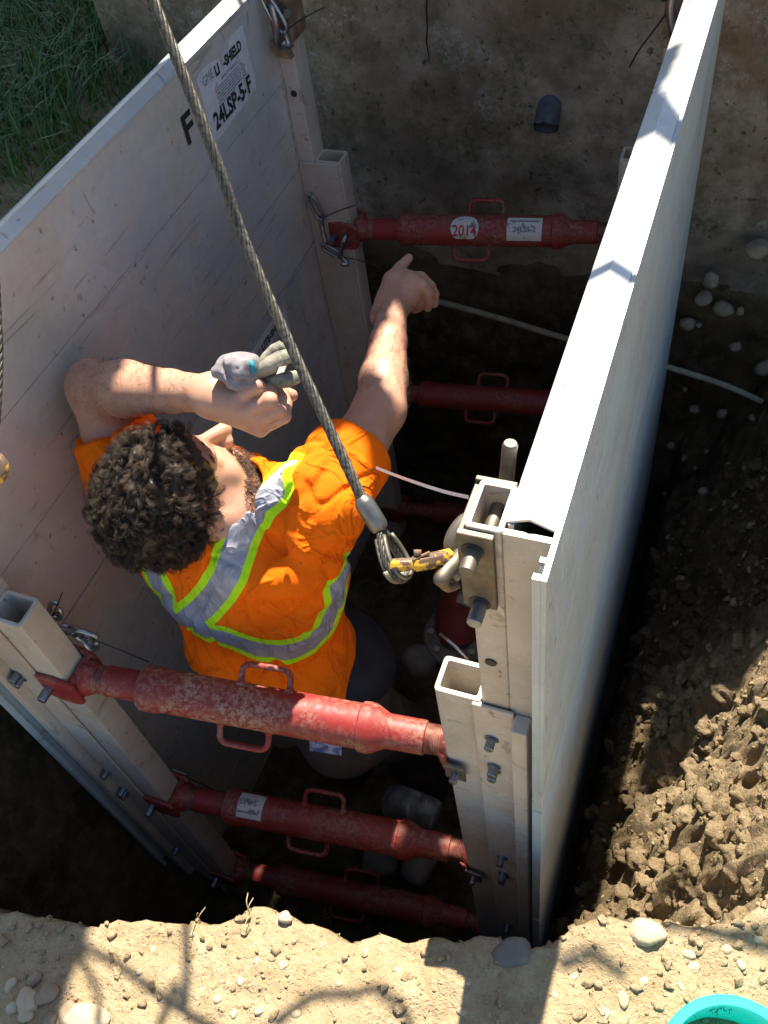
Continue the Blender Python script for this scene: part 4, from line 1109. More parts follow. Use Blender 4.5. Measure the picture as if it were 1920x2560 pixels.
# ------------------------------------------------------------------ hair: base cap plus curled locks
def _hair():
    t = NT('dark_curly_hair'); f = t.noise(30, 3, .6)
    t.P(base=t.mix(t.ramp(f, [(.35, 0), (.7, 1)]), (.030, .021, .015), (.075, .053, .038)), rough=.42, spec=.4); return t.m
HAIR = _hair()
def scalp(th, ph, lift=0):     # th from crown, ph round the head (0 = face)
    x = (.080 + lift) * math.sin(th) * math.sin(ph); y = -.010 + (.100 + lift) * math.sin(th) * math.cos(ph); z = .022 + (.096 + lift) * math.cos(th)
    return np.array([x, y, z])
def hairline(ph):              # how far down from the crown hair reaches
    c = math.cos(ph)
    return R_(70) if c > .75 else R_(70 + (92 - 70) * min(1, (.75 - c) / .45)) if c > .30 else R_(92 + 4 * (.3 - c) / .5) if c > -.2 else R_(112)
S = SDF(Hc - .18, Hc + .18, .004)
S.ell(hp(0, -.014, .028), (.083, .104, .098), HB, .0)
S.ell(hp(0, -.045, -.020), (.078, .078, .095), HB, .02)
S.cap(hp(0, .16, -.055), hp(0, .075, -.075), .11, .075, .01, 'sub')
S.ell(hp(.10, .018, -.062), (.05, .040, .045), HB, .006, 'sub').ell(hp(-.10, .018, -.062), (.05, .040, .045), HB, .006, 'sub')
V, Q = S.mesh(); V = relax(V, Q, 2)
nv = fbm(V[:, 0], V[:, 1], V[:, 2], 45, 3); dn = V - Hc; dn /= np.linalg.norm(dn, axis=1)[:, None]
hair = add_body('hair', V + dn * (nv * .012)[:, None], Q, HAIR); del S
r = random.Random(21); locks = []
def lock(root, nrm, length, coil, turns, nstr, thick, droop):
    x, y, _ = frame(nrm, (r.uniform(-1, 1), r.uniform(-1, 1), r.uniform(-1, 1)))
    tang = math.cos(ang := r.uniform(0, 6.28)) * x + math.sin(ang) * y
    n = 15; base = []
    for i in range(n):
        t = i / (n - 1); base.append(root + nrm * (.004 + length * .40 * math.sin(t * 1.7)) + tang * length * .75 * t - hU * droop * t * t)
    base = np.array(base); sgn = r.choice((-1, 1)); ph0 = r.uniform(0, 6.28)
    u = np.cross(tang, nrm)
    for k in range(nstr):
        j = np.array([r.gauss(0, .0011) for _ in range(3)]); dp = r.gauss(0, .16); cc = coil * r.uniform(.75, 1.25); P = []
        for i in range(n):
            t = i / (n - 1); a = ph0 + dp + sgn * turns * 6.28 * t; rad = cc * min(1, t * 3.2) * (1 - .3 * t)
            P.append(base[i] + j * (1 + t) + rad * (math.cos(a) * u + math.sin(a) * (nrm * .8 + tang * .6)))
        locks.append((np.array(P), np.array([thick * (1 - .75 * (i / (n - 1)) ** 1.5) for i in range(n)])))
N_ = 1000
for i in range(N_):
    ph = r.uniform(-math.pi, math.pi); th = math.acos(1 - r.random() * (1 - math.cos(R_(130))))
    if th > hairline(ph): continue
    if abs(math.sin(ph)) > .8 and th > R_(100) and math.cos(ph) > -.25: continue
    p = scalp(th, ph, .004); nl = np.array([p[0] / .0064, (p[1] + .01) / .0100, (p[2] - .022) / .0092]); nl /= np.linalg.norm(nl)
    root = hp(*p); nrm = nl[0] * hR + nl[1] * hF + nl[2] * hU
    lock(root, nrm, r.uniform(.018, .036), r.uniform(.0055, .0095), r.uniform(.9, 1.7), 13, .00033, r.uniform(0, .010))
def strands(L, name, mat, parent, seg=3):
    Vs = []; Fs = []; off = 0
    for P, rad in L:
        n = len(P); T = np.gradient(P, axis=0); T /= np.linalg.norm(T, axis=1)[:, None] + 1e-12
        h = np.array([.31, .55, .77]); X = np.cross(T, h); X /= np.linalg.norm(X, axis=1)[:, None] + 1e-9; Yy = np.cross(T, X)
        ring = [P + rad[:, None] * (math.cos(a) * X + math.sin(a) * Yy) for a in np.arange(seg) * 2 * math.pi / seg]
        Vs.append(np.stack(ring, 1).reshape(-1, 3)); i = np.arange(n - 1)[:, None] * seg; k = np.arange(seg)[None]; k2 = (k + 1) % seg
        Fs.append((np.stack([i + k, i + k2, i + seg + k2, i + seg + k], -1).reshape(-1, 4)) + off); off += n * seg
    return np_mesh(name, np.concatenate(Vs) + OFFW, np.concatenate(Fs).astype(np.int32), mat, parent)
strands(locks, 'curls', HAIR, hair)
# beard: short brown hairs on jaw and chin
locks = []
bvb = BVHTree.FromPolygons([tuple(v.co - Vector(OFFW)) for v in body.data.vertices], [tuple(p.vertices) for p in body.data.polygons])
def _beard():
    t = NT('brown_beard'); t.P(base=t.mix(t.noise(40), (.035, .018, .010), (.10, .048, .024)), rough=.45); return t.m
for i in range(5200):
    a = r.uniform(-1, 1) * R_(98); zz = r.uniform(-.130, -.048) - .0
    if abs(a) < R_(50) and zz > -.060: continue
    if abs(a) < R_(16) and -.094 < zz < -.070: continue
    if abs(a) > R_(65) and zz > -.050 + (abs(a) - R_(65)) * .03: pass
    d = math.sin(a) * hR + math.cos(a) * hF; o_ = hp(0, 0.012, zz) + d * .14
    h = bvb.ray_cast(Vector(o_), Vector(-d), .14)
    if h[0] is None: continue
    p = np.array(h[0]); n_ = np.array(h[1]); g_ = n_ * .6 - hU * .75 + np.array([r.gauss(0, .35) for _ in range(3)]); g_ /= np.linalg.norm(g_); Ls = r.uniform(.007, .015)
    c_ = np.array([r.gauss(0, .002) for _ in range(3)])
    locks.append((np.array([p - n_ * .0008, p + g_ * Ls * .5 + c_, p + g_ * Ls]), np.array([.00042, .00035, .00012])))
strands(locks, 'beard', _beard(), worker)
# fine hair on the forearms
locks = []; bvv = np.array([v.co for v in body.data.vertices]) - OFFW; bnn = np.array([v.normal for v in body.data.vertices])
for (e_, w_) in ((elR, wrR), (elL, wrL)):
    ax_ = (w_ - e_) / np.linalg.norm(w_ - e_); tt = (bvv - e_) @ ax_; dd_ = np.linalg.norm(bvv - e_ - tt[:, None] * ax_, axis=1)
    ids = np.where((tt > .0) & (tt < np.linalg.norm(w_ - e_) - .01) & (dd_ < .06))[0]
    for i in (ids[[r.randrange(len(ids)) for _ in range(1300)]] if len(ids) else []):
        p, n_ = bvv[i], bnn[i]; g_ = n_ * .45 + ax_ * .7 + np.array([r.gauss(0, .35) for _ in range(3)]); g_ /= np.linalg.norm(g_); Ls = r.uniform(.006, .013)
        locks.append((np.array([p, p + g_ * Ls * .5, p + g_ * Ls + ax_ * .002]), np.array([.00016, .00013, .00005])))
strands(locks, 'arm_hair', HAIR, worker)
# brows and sunglasses-free temple hair
locks = []
for i in range(160):
    s_ = r.choice((-1, 1)); u = r.uniform(.014, .052); p0 = hp(s_ * u, .098 - .35 * u * u / .05, .017 + r.uniform(-.004, .004)); d = s_ * hR * .8 - hF * .15 + hU * r.uniform(-.1, .35)
    locks.append((np.array([p0, p0 + d * .005, p0 + d * .010 - hF * .002]), np.array([.0005, .0004, .0001])))
strands(locks, 'eyebrow', HAIR, worker)

# ------------------------------------------------------------------ gloves held in the left fist
gl = empty('work_gloves', tuple(q2(900, 480, 1.27)), 'pair of dirty grey knit work gloves with teal cuff held in the left fist', 'gloves'); g0 = -np.array(gl.location)
def _knit():
    t = NT('grey_knit'); f = t.noise(20, 4, .6); wv = t.n('TexWave', {'Vector': t.co(), 'Scale': 260., 'Distortion': 1.}).outputs[0]
    t.P(base=t.ramp(f, [(.35, (.19, .175, .19)), (.65, (.33, .305, .32))]), rough=.9, normal=t.bump(wv, .4, .0006, t.bump(t.noise(60, 3), .4, .003))); return t.m
def _rub():
    t = NT('dirty_rubber_fingers'); f = t.noise(45, 5, .65)
    t.P(base=t.ramp(f, [(.33, (.07, .075, .07)), (.5, (.20, .19, .15)), (.68, (.36, .33, .26))]), rough=.7, normal=t.bump(f, .5, .002)); return t.m
c_ = q2(700, 480, 1.27)
S = SDF(c_ - .12, c_ + .12, .0025)
S.cap(q2(430, 430, 1.275), q2(640, 420, 1.265), .0165, .0175, .0)
S.cap(q2(430, 460, 1.275), q2(640, 600, 1.262), .0145, .0135, .010)
S.cap(q2(640, 420, 1.265), q2(720, 520, 1.27), .020, .018, .012).cap(q2(660, 380, 1.27), q2(760, 400, 1.275), .0185, .0165, .01)
S.cap(q2(400, 400, 1.257), q2(530, 640, 1.252), .0045, .0035, .004, 'sub')
S.cap(q2(610, 430, 1.246), q2(690, 600, 1.250), .003, .003, .004, 'sub')
X, Y, Z = np.meshgrid(*S.ax, indexing='ij'); S.F += (.013 * np.abs(fbm(X, Y, Z, 30, 2)) + .007 * fbm(X, Y, Z, 62, 2) - .002).astype(np.float32)
V, Q = S.mesh(); V = relax(V, Q, 1); np_mesh('knit_back', V + g0, Q, _knit(), gl); del S
rub = _rub()
for pts, rd in (([(850, 450, 1.285), (960, 300, 1.285), (1080, 185, 1.285), (1195, 118, 1.285)], [.0075, .0095, .0105, .0090]),
                ([(850, 470, 1.27), (1000, 385, 1.262), (1150, 300, 1.262), (1275, 250, 1.27)], [.0110, .0135, .0128, .0108]),
                ([(960, 560, 1.285), (1130, 570, 1.275), (1260, 560, 1.278), (1390, 520, 1.285)], [.011, .0135, .0125, .010])):
    P = curve_pts([q2(*p) for p in pts], 8); rr = np.interp(np.linspace(0, 1, len(P)), np.linspace(0, 1, len(rd)), rd)
    rr = rr * .92 * (1 + .025 * np.sin(np.arange(len(P)) * .9)); rr[-1] *= .45; rr[-2] *= .8
    m = MB(); m.tube(P + g0, rr, 14); m.build('rubber_finger', rub, gl, smooth=True)
m = MB(); m.prism([(0, 0), (.011, .0035), (.014, .012), (.004, .010)], 0, .003, 2); 
ot = m.build('torn_flap', mat_simple('pale_lining', (.60, .58, .52), .8), gl)
ot.matrix_local = Matrix.Translation(Vector(q2(1095, 500, 1.250) + g0)) @ Matrix(((CR[0], CU[0], -CW[0]), (CR[1], CU[1], -CW[1]), (CR[2], CU[2], -CW[2]))).to_4x4()
m = MB(); ca = q2(765, 300, 1.27); cb = q2(800, 500, 1.268)
m.tube(curve_pts([q2(735, 320, 1.256) + g0, q2(775, 370, 1.246) + g0, q2(800, 470, 1.250) + g0], 6), .0042, 8); m.build('teal_cuff', mat_simple('teal_trim', (.02, .26, .34), .7), gl, smooth=True)
# ------------------------------------------------------------------ unseen canopy added for shade, its leaves left out of the sun patches
sxy = (SUN.x / SUN.z, SUN.y / SUN.z)
def ab_of(p): return np.array([p[0] - sxy[0] * p[2], p[1] - sxy[1] * p[2]])
def pip(a, b, poly):
    poly = np.asarray(poly); ins = np.zeros(a.shape, bool); dmin = np.full(a.shape, 9.0); n = len(poly)
    for i in range(n):
        x0, y0 = poly[i]; x1, y1 = poly[(i + 1) % n]
        c = ((y0 > b) != (y1 > b)) & (a < (x1 - x0) * (b - y0) / (y1 - y0 + 1e-12) + x0); ins ^= c
        d = np.array([x1 - x0, y1 - y0]); t = np.clip(((a - x0) * d[0] + (b - y0) * d[1]) / (d @ d + 1e-12), 0, 1)
        dmin = np.minimum(dmin, np.hypot(a - x0 - t * d[0], b - y0 - t * d[1]))
    return ins, dmin
LIT = [[(.29, -1.6), (.262, -.3), (.242, -.18), (.222, -.1), (.20, .05), (.172, .2), (.166, .30), (.30, .40), (.56, .43), (.845, .43), (.845, 1.38), (.965, 1.38), (.955, .99), (1.15, 1.0), (1.8, 1.05), (2.6, -1.6)],
       [(.424, .80), (.442, .80), (.522, .62), (.527, .555), (.49, .565), (.465, .588), (.428, .60), (.428, .70)],
       [(-.07, .70), (.047, .70), (.047, 1.3), (-.07, 1.3)],
       [(.628, 1.36), (.77, 1.36), (.77, 1.53), (.628, 1.53)], [(.495, .535), (.548, .535), (.548, .575), (.495, .575)], [(.63, .55), (.70, .55), (.70, .60), (.63, .60)]]
DARK = [[(.80, .80), (.898, .79), (.888, .66), (.900, .62), (.97, .56), (.97, .53), (.80, .53)]]
def signed_lit(a, b):
    """>0 outside every sunlit patch (distance), <0 inside"""
    ins = np.zeros(a.shape, bool); dm = np.full(a.shape, 9.0)
    for p in LIT: i, d = pip(a, b, p); ins |= i; dm = np.minimum(dm, d)
    for p in DARK:
        i, d = pip(a, b, p); ins &= ~i; dm = np.where(i, np.maximum(dm * 0, d), np.minimum(dm, d))
    return np.where(ins, -dm, dm)
shade_tree = empty('shade_tree', (-1.9, 3.9, -.2), 'unseen broadleaf canopy shaped to cast the shade over the trench', 'shade_tree')
T0 = -np.array(shade_tree.location)
def crown():  # leaves fill only the parts meant to stay in shade
    g = np.random.default_rng(5)
    A, B = [], []
    n1 = 44000; a = g.uniform(-2.2, 2.9, n1); b = g.uniform(-.9, 3.2, n1); sd1 = signed_lit(a, b)
    edge = 1.0 - .25 * fbm(a, b, 0 * a, 1.3, 3)
    keep = (sd1 > .035) & ((a < .4) | (b > .1)) & (np.hypot((a - .2) / 2.4, (b - 1.3) / 2.2) < edge)
    a1, b1 = a[keep][:16000], b[keep][:16000]; s1 = g.uniform(.06, .095, len(a1)); s1 = np.minimum(s1, sd1[keep][:16000] * 1.2 + .012)
    n2 = 200000; a = g.uniform(-.3, 1.6, n2); b = g.uniform(-.6, 1.8, n2); sd2 = signed_lit(a, b); keep = (sd2 > .004) & (sd2 < .075)
    a2, b2 = a[keep][:15000], b[keep][:15000]; s2 = np.minimum(g.uniform(.014, .024, len(a2)), sd2[keep][:15000] * 1.1 + .006)
    a = np.concatenate([a1, a2]); b = np.concatenate([b1, b2]); s = np.concatenate([s1, s2])
    z = np.concatenate([g.uniform(2.0, 2.75, len(a1)), g.uniform(1.95, 2.15, len(a2))])
    C_ = np.stack([a + sxy[0] * z, b + sxy[1] * z, z], 1) + T0
    n = len(a); N = np.array(SUN)[None] + g.normal(0, .38, (n, 3)); N /= np.linalg.norm(N, axis=1)[:, None]
    U = np.cross(N, g.normal(0, 1, (n, 3))); U /= np.linalg.norm(U, axis=1)[:, None]; Wv = np.cross(N, U)
    k = np.array([(-1, 0), (-.45, .5), (.25, .42), (1, 0), (.25, -.42), (-.45, -.5)])
    V = C_[:, None] + s[:, None, None] * (k[None, :, :1] * U[:, None] + k[None, :, 1:] * Wv[:, None] * 1.15)
    F = np.arange(n * 6).reshape(n, 6)
    V = V.reshape(-1, 3)
    return V, np.concatenate([F[:, [0, 1, 2, 3]], F[:, [0, 3, 4, 5]]])
V, F = crown()
t = NT('green_leaves'); t.P(base=t.mix(t.noise(3), (.045, .085, .018), (.075, .12, .030)), rough=.55)
SHADE_LEAF = t.m
np_mesh('shade_crown', V, F, SHADE_LEAF, shade_tree, smooth=False)
SHADE_BARK = mat_simple('shade_bark', (.11, .085, .06), .9, 0, .35, 12, .8, .02)
m = MB(); m.tube(curve_pts([(0, 0, -.4), (.05, -.1, .6), (.2, -.3, 1.5), (.5, -.6, 2.15)], 6), np.linspace(.17, .09, 19), 14); m.build('shade_trunk', SHADE_BARK, shade_tree, smooth=True)
def shade_limb(pts, r0, r1):
    m = MB(); P = curve_pts(pts, 6); m.tube(P, np.linspace(r0, r1, len(P)), 8); m.build('shade_limb', SHADE_BARK, shade_tree, smooth=True)
for e in ((-.2, .1), (.1, .9), (.6, 1.7), (1.2, 1.75), (-1.0, .2), (-.9, 1.6)):
    z = 2.35; tgt = np.array([e[0] + sxy[0] * z, e[1] + sxy[1] * z, z]) + T0; st = np.array([.5, -.6, 2.1])
    shade_limb([st, st * .6 + tgt * .4 + np.array([.05, .05, .25]), tgt], .05, .010)
zz_ = 1.35; shade_limb([np.array([a_ + sxy[0] * zz_, b_ + sxy[1] * zz_, zz_]) + T0 for a_, b_ in ((.70, .20), (.80, .212), (.90, .225), (1.0, .238), (1.4, .30), (1.8, .45))], .010, .009)  # unseen limb placed to throw a shadow band over the right cap
# unseen twigs added so that thin shadows cross the sunny ledge
def shadow_twig(pix, r0, r1, z=1.32):
    P = []
    for a, b in pix:
        h_ = hit(a, b); q = ab_of(h_); P.append(np.array([q[0] + sxy[0] * z, q[1] + sxy[1] * z, z]) + T0)
    far = P[0] + np.array(SUN) * .9
    P = [far] + P
    jit = [p + rng.normal(0, .003, 3) for p in P]
    m = MB(); C_ = curve_pts(jit, 6); m.tube(C_, np.linspace(r0, r1, len(C_)), 6); m.build('shadow_twig', SHADE_BARK, shade_tree, smooth=True)
shadow_twig([(600, 2212), (640, 2175), (690, 2160), (760, 2150), (800, 2140), (850, 2170), (880, 2200), (900, 2230)], .008, .006)
shadow_twig([(430, 1985), (400, 2060), (372, 2130), (345, 2230)], .007, .007)
shadow_twig([(180, 2055), (200, 2110), (210, 2160), (212, 2230)], .006, .005)
shadow_twig([(1420, 1975), (1480, 1950), (1540, 1940), (1600, 1905), (1640, 1870), (1680, 1820)], .008, .007)
shadow_twig([(1215, 2075), (1260, 2055), (1290, 2062), (1340, 2100)], .009, .007)
shadow_twig([(1590, 2015), (1640, 2005), (1690, 1995)], .006, .006)

# ------------------------------------------------------------------ grass
def grass():
    g = np.random.default_rng(8); n = 26000
    x = g.uniform(-2.7, -.12, n); y = g.uniform(.55, 3.0, n)
    z, dmp = terrain(x, y)
    dens = smooth01(y - (1.02 + .10 * fbm(x, y, 0 * x, 4, 3)) + .20 * smooth01(-x, .4, 1.1), -.16, .16)
    keep = (g.random(n) < dens) & (dmp < .6) & ~((x > -.75) & (y > 1.60)) & (x < -.22)
    x, y, z = x[keep], y[keep], z[keep]; n = len(x)
    h = g.uniform(.05, .15, n) * (1 - .3 * smooth01(-x, 0, 2)); wd = g.uniform(.0016, .0034, n); an = g.uniform(0, 6.28, n); lean = g.uniform(.15, 1.3, n)
    dx, dy = np.cos(an), np.sin(an); V = []
    for t, ww in ((0, 1), (.35, .95), (.7, .65), (1.0, .08)):
        cx = x + dx * h * lean * t * t; cy = y + dy * h * lean * t * t; cz = z - .004 + h * t * (1 - .35 * lean * t * .8)
        V.append(np.stack([cx - dy * wd * ww, cy + dx * wd * ww, cz], 1)); V.append(np.stack([cx + dy * wd * ww, cy - dx * wd * ww, cz], 1))
    V = np.stack(V, 1).reshape(-1, 3); b = np.arange(n)[:, None] * 8
    F = np.concatenate([b + np.array([[2 * i, 2 * i + 1, 2 * i + 3, 2 * i + 2]]) for i in range(3)])
    t = NT('grass_blades'); f = t.noise(6, 4, .6); gq = t.noise(160, 2)
    col = t.mix(t.ramp(f, [(.35, 0), (.65, 1)]), (.045, .125, .022), (.085, .17, .034)); col = t.mix(t.ramp(gq, [(.62, 0), (.68, 1)]), col, (.22, .21, .10))
    t.P(base=col, rough=.5)
    o = np_mesh('grass', V, F, t.m, None, smooth=False); o['kind'] = 'stuff'
grass()

# ------------------------------------------------------------------ stones
def stone_mesh(r, seed, el=(1, 1, 1), sub=3, rough=.24):
    bm = bmesh.new(); bmesh.ops.create_icosphere(bm, subdivisions=sub, radius=1)
    V = np.array([v.co for v in bm.verts]); F = [[v.index for v in f.verts] for f in bm.faces]; bm.free()
    n = fbm(V[:, 0] + seed * 3.1, V[:, 1], V[:, 2], 1.1, 3); V = V * (1 + rough * 2 * n)[:, None] * np.array(el) * r
    return V, F
def _stone(name, c1, c2):
    t = NT(name); f = t.noise(24, 5, .65); g = t.noise(150, 3, .6)
    t.P(base=t.mix(t.ramp(f, [(.35, 0), (.65, 1)]), c1, c2), rough=.85, normal=t.bump(g, .4, .002)); return t.m
ST_P = _stone('pale_stone', (.52, .44, .31), (.40, .32, .21)); ST_G = _stone('grey_stone', (.22, .20, .17), (.15, .125, .10)); ST_D = _stone('damp_stone', (.34, .27, .19), (.20, .15, .10))
def stone(pos, r, mat, label, group, seed, el=(1, .8, .6), rot=0.0, sink=.25, wob=0):
    V, F = stone_mesh(r, seed, el); c, s_ = math.cos(rot), math.sin(rot); V = np.stack([c * V[:, 0] - s_ * V[:, 1], s_ * V[:, 0] + c * V[:, 1], V[:, 2]], 1)
    o = np_mesh('stone', V, F, mat, None); o.location = tuple(np.array(pos) + [0, 0, r * el[2] * (1 - 2 * sink)]); tag(o, label, 'stone', group); return o
rs = random.Random(4)
lc = 'rounded cobble half buried in the shaded soil at the lower left corner'
for i, (a, b, r) in enumerate([(25, 2128, .014), (75, 2118, .017), (62, 2165, .024), (105, 2150, .026), (58, 2195, .017), (150, 2195, .024), (28, 2178, .013), (110, 2205, .015)]):
    stone(hit(a, b), r * .8, ST_D if i % 2 else ST_P, lc, 'cobbles at the lower left corner', i, (1, rs.uniform(.65, .9), rs.uniform(.5, .7)), rs.uniform(0, 3), .3)
stone(hit(190, 2206), .030, ST_P, 'big pale sunlit cobble at the bottom edge left of centre', 'stones on the sandy ledge', 20, (1.2, .7, .55), .2)
lc = 'small pale stone embedded in the sunny sand of the front ledge'
for i, (a, b, r) in enumerate([(330, 2050, .012), (415, 2018, .009), (520, 2120, .012), (610, 2085, .012), (555, 2075, .008), (470, 2160, .010), (640, 2190, .013), (1000, 2185, .013),
                               (1010, 2125, .010), (735, 2125, .009), (860, 2098, .010), (560, 2185, .013), (505, 2190, .012), (300, 2100, .009), (790, 2055, .010), (700, 2040, .009)]):
    stone(hit(a, b), r * .62, ST_P, lc, 'small stones in the ledge sand', 30 + i, (1, rs.uniform(.6, .95), rs.uniform(.5, .8)), rs.uniform(0, 3), .52)
stone(hit(618, 1985) + [0, 0, .006], .011, ST_P, 'round pale pebble perched on the rim of the pit, behind the ledge', 'stones on the sandy ledge', 61, (1, .9, .8))
stone(hit(1398, 2016) - np.array([0, 0, .006]), .022, ST_P, 'large rounded pale stone on the right ledge above a dark clod', 'stones on the sandy ledge', 62, (1.25, .85, .75), .3)
stone(hit(1105, 2062) - np.array([0, 0, .012]), .028, ST_G, 'dark grey stone in the shadow below the right front post', 'stones on the sandy ledge', 63, (1.2, .8, .6), .4)
lc = 'pale stone lying in the sunlit soil of the right ledge'
for i, (a, b, r) in enumerate([(1490, 2062, .016), (1500, 2090, .014), (1570, 2050, .012), (1600, 2085, .012), (1345, 2160, .016), (1390, 2120, .012), (1240, 2110, .010), (1310, 2190, .012), (1470, 2130, .012),
                               (1640, 2030, .011), (1520, 1995, .012), (1590, 1985, .010), (1250, 2065, .012), (1200, 2150, .010)]):
    stone(hit(a, b), r * .68, ST_P, lc, 'stones on the right ledge', 70 + i, (1, rs.uniform(.6, .95), rs.uniform(.5, .8)), rs.uniform(0, 3), .52)
lc = 'rounded stone stuck in the shaded earth bank right of the shield'
n_ = 0
for (a, b, r) in [(1535, 600, .034), (1520, 640, .030), (1487, 695, .030), (1562, 660, .036), (1640, 530, .040), (1590, 745, .024), (1655, 790, .040), (1600, 670, .018), (1510, 700, .012), (1450, 960, .015), (1530, 975, .018), (1480, 990, .016),
                  (1575, 1005, .018), (1500, 1010, .014), (1440, 1065, .016), (1520, 1060, .018), (1570, 1085, .014), (1625, 1130, .022), (1450, 1160, .018), (1560, 1230, .016), (1470, 1250, .018), (1590, 1300, .020), (1500, 880, .020), (1560, 890, .022),
                  (1630, 900, .018), (1480, 840, .012), (1610, 1010, .012), (1440, 1310, .018), (1540, 1400, .018), (1530, 1480, .022), (1400, 1520, .014), (1465, 1345, .012), (1625, 1230, .014)]:
    stone(hit(a, b) - np.array([0, 0, r * .3]) - raydir(a, b) * -r * .35, r * .74, ST_D, lc, 'stones in the right earth bank', 100 + n_, (1, rs.uniform(.7, 1), rs.uniform(.6, .9)), rs.uniform(0, 3), .45); n_ += 1
lc = 'squarish grey block of stone on the dark trench floor'
for i, (a, b, r) in enumerate([(820, 1862, .048), (905, 1872, .050), (905, 1432, .055)]):
    p_ = onp(a, b, 2, -1.36 if i < 2 else -1.22); V, F = stone_mesh(r, 140 + i, (1, .8, .75), 3, .08); V = np.sign(V) * np.abs(V) ** .75 * (r ** .25)
    o = np_mesh('stone_block', V, F, ST_G, None); o.location = tuple(p_); o.rotation_euler = (.2, .1, .3 + i); tag(o, lc if i < 2 else 'squarish grey block of stone beside the hip, under the red valve', 'stone', 'stone blocks on the trench floor')
# loose grit and clods: one mass
def grit():
    g = np.random.default_rng(17); Vs = []; Fs = []; off = 0
    base = [stone_mesh(1, 200 + k, (1, .85, .7), 1, .25) for k in range(6)]
    n = 4200; x = np.concatenate([g.uniform(-.2, 1.75, 3000), g.uniform(.98, 1.55, 1200)]); y = np.concatenate([g.uniform(-.62, .12, 3000), g.uniform(-.05, 1.2, 1200)])
    z, dmp = terrain(x, y); r_ = .0016 + .0075 * g.random(n) ** 4.0
    for i in range(n):
        if i < 3000 and dmp[i] > .9: continue
        Vb, Fb = base[i % 6]; an = g.uniform(0, 6.28); c, s_ = math.cos(an), math.sin(an)
        V = np.stack([c * Vb[:, 0] - s_ * Vb[:, 1], s_ * Vb[:, 0] + c * Vb[:, 1], Vb[:, 2]], 1) * r_[i] + [x[i], y[i], z[i] + r_[i] * .25]
        V = V + (fbm(V[:, 0], V[:, 1], V[:, 2], 120, 2) * r_[i] * 1.6)[:, None]; Vs.append(V); Fs.append(np.array(Fb) + off); off += len(V)
    V = np.concatenate(Vs); dm = terrain(V[:, 0], V[:, 1])[1]
    o = np_mesh('gravel', V, np.concatenate(Fs).astype(np.int32), SOIL, None); o['kind'] = 'stuff'
    a = o.data.attributes.new('damp_shade', 'FLOAT', 'POINT'); a.data.foreach_set('value', (dm * np.where(V[:, 1] > front_edge(V[:, 0]), .45, .8)).astype(np.float32))
grit()
def clods():
    g = np.random.default_rng(31); Vs = []; Fs = []; off = 0
    base = [stone_mesh(1, 300 + k, (1, .85, .75), 3, .42) for k in range(7)]
    n = 2600; x = g.uniform(.96, 1.62, n); y = g.uniform(-.06, 1.3, n); z, dmp = terrain(x, y); rr = .0028 + .022 * g.random(n) ** 5.0
    m2 = 260; x = np.concatenate([x, g.uniform(-.1, 1.7, m2)]); y = np.concatenate([y, g.uniform(-.6, .1, m2)]); z = np.concatenate([z, terrain(x[n:], y[n:])[0]]); rr = np.concatenate([rr, .003 + .008 * g.random(m2) ** 3])
    dmp = terrain(x, y)[1]
    for i in range(n + m2):
        if i < n and dmp[i] < .3: continue
        if i >= n and dmp[i] > .3: continue
        Vb, Fb = base[i % 7]; an = g.uniform(0, 6.28); c, s_ = math.cos(an), math.sin(an)
        V = np.stack([c * Vb[:, 0] - s_ * Vb[:, 1], s_ * Vb[:, 0] + c * Vb[:, 1], Vb[:, 2]], 1) * rr[i] + [x[i], y[i], z[i] + rr[i] * .15]
        V = V + ((.25 - 1.3 * np.abs(fbm(V[:, 0], V[:, 1], V[:, 2], 70, 3))) * rr[i])[:, None] * (V - [x[i], y[i], z[i]]) / rr[i]
        Vs.append(V); Fs.append(np.array(Fb) + off); off += len(V)
    V = np.concatenate(Vs); dm = np.concatenate([np.full(642, min(1, max(0, d))) for d in dmp])[:0]
    o = np_mesh('rubble', V, np.concatenate(Fs).astype(np.int32), SOIL, None, smooth=False); o['kind'] = 'stuff'
    a = o.data.attributes.new('damp_shade', 'FLOAT', 'POINT'); a.data.foreach_set('value', terrain(V[:, 0], V[:, 1])[1].astype(np.float32))
clods()

# ------------------------------------------------------------------ things in and around the pit
pc = np.array([1.224, -.186, 0]); pc[2] = -.395
pl = empty('teal_pipe', (pc[0], pc[1], pc[2] - .03), 'bright teal plastic pipe end standing on the ledge at the lower right corner', 'pipe')
def _teal():
    t = NT('teal_plastic'); t.P(base=t.mix(t.noise(20), (.05, .74, .69), (.06, .82, .77)), rough=.35)
    tr_ = t.n('BsdfTranslucent', {'Color': (.02, .75, .70)}); mx = t.n('MixShader', {0: .45, 1: t.b.outputs[0], 2: tr_.outputs[0]}); t.nt.links.new(mx.outputs[0], t.nt.nodes['Material Output'].inputs['Surface']); return t.m
TEAL = _teal()
hh = .135; Ro = .100; Ri = .086
m = MB(); m.lathe([(0, Ro), (hh - .002, Ro), (hh, Ro - .002), (hh, Ri + .001), (hh - .002, Ri), (0, Ri)], (0, 0, 0), (0, 0, 1), 64, caps=False); m.build('pipe_wall', TEAL, pl, auto=40)
m = MB()
for i in range(42):
    an = R_(rs.uniform(100, 215)); rr = Ri - .0012; z = hh - rs.uniform(.0, .020); q = np.array([rr * math.cos(an), rr * math.sin(an), z])
    m.tube(curve_pts([q, q + [rs.gauss(0, .002), rs.gauss(0, .002), -rs.uniform(.003, .010)], q + [rs.gauss(0, .004), rs.gauss(0, .004), -rs.uniform(.006, .018)]], 3), .0007, 4)
m.build('shavings', mat_simple('teal_shavings', (.01, .20, .22), .5), pl)
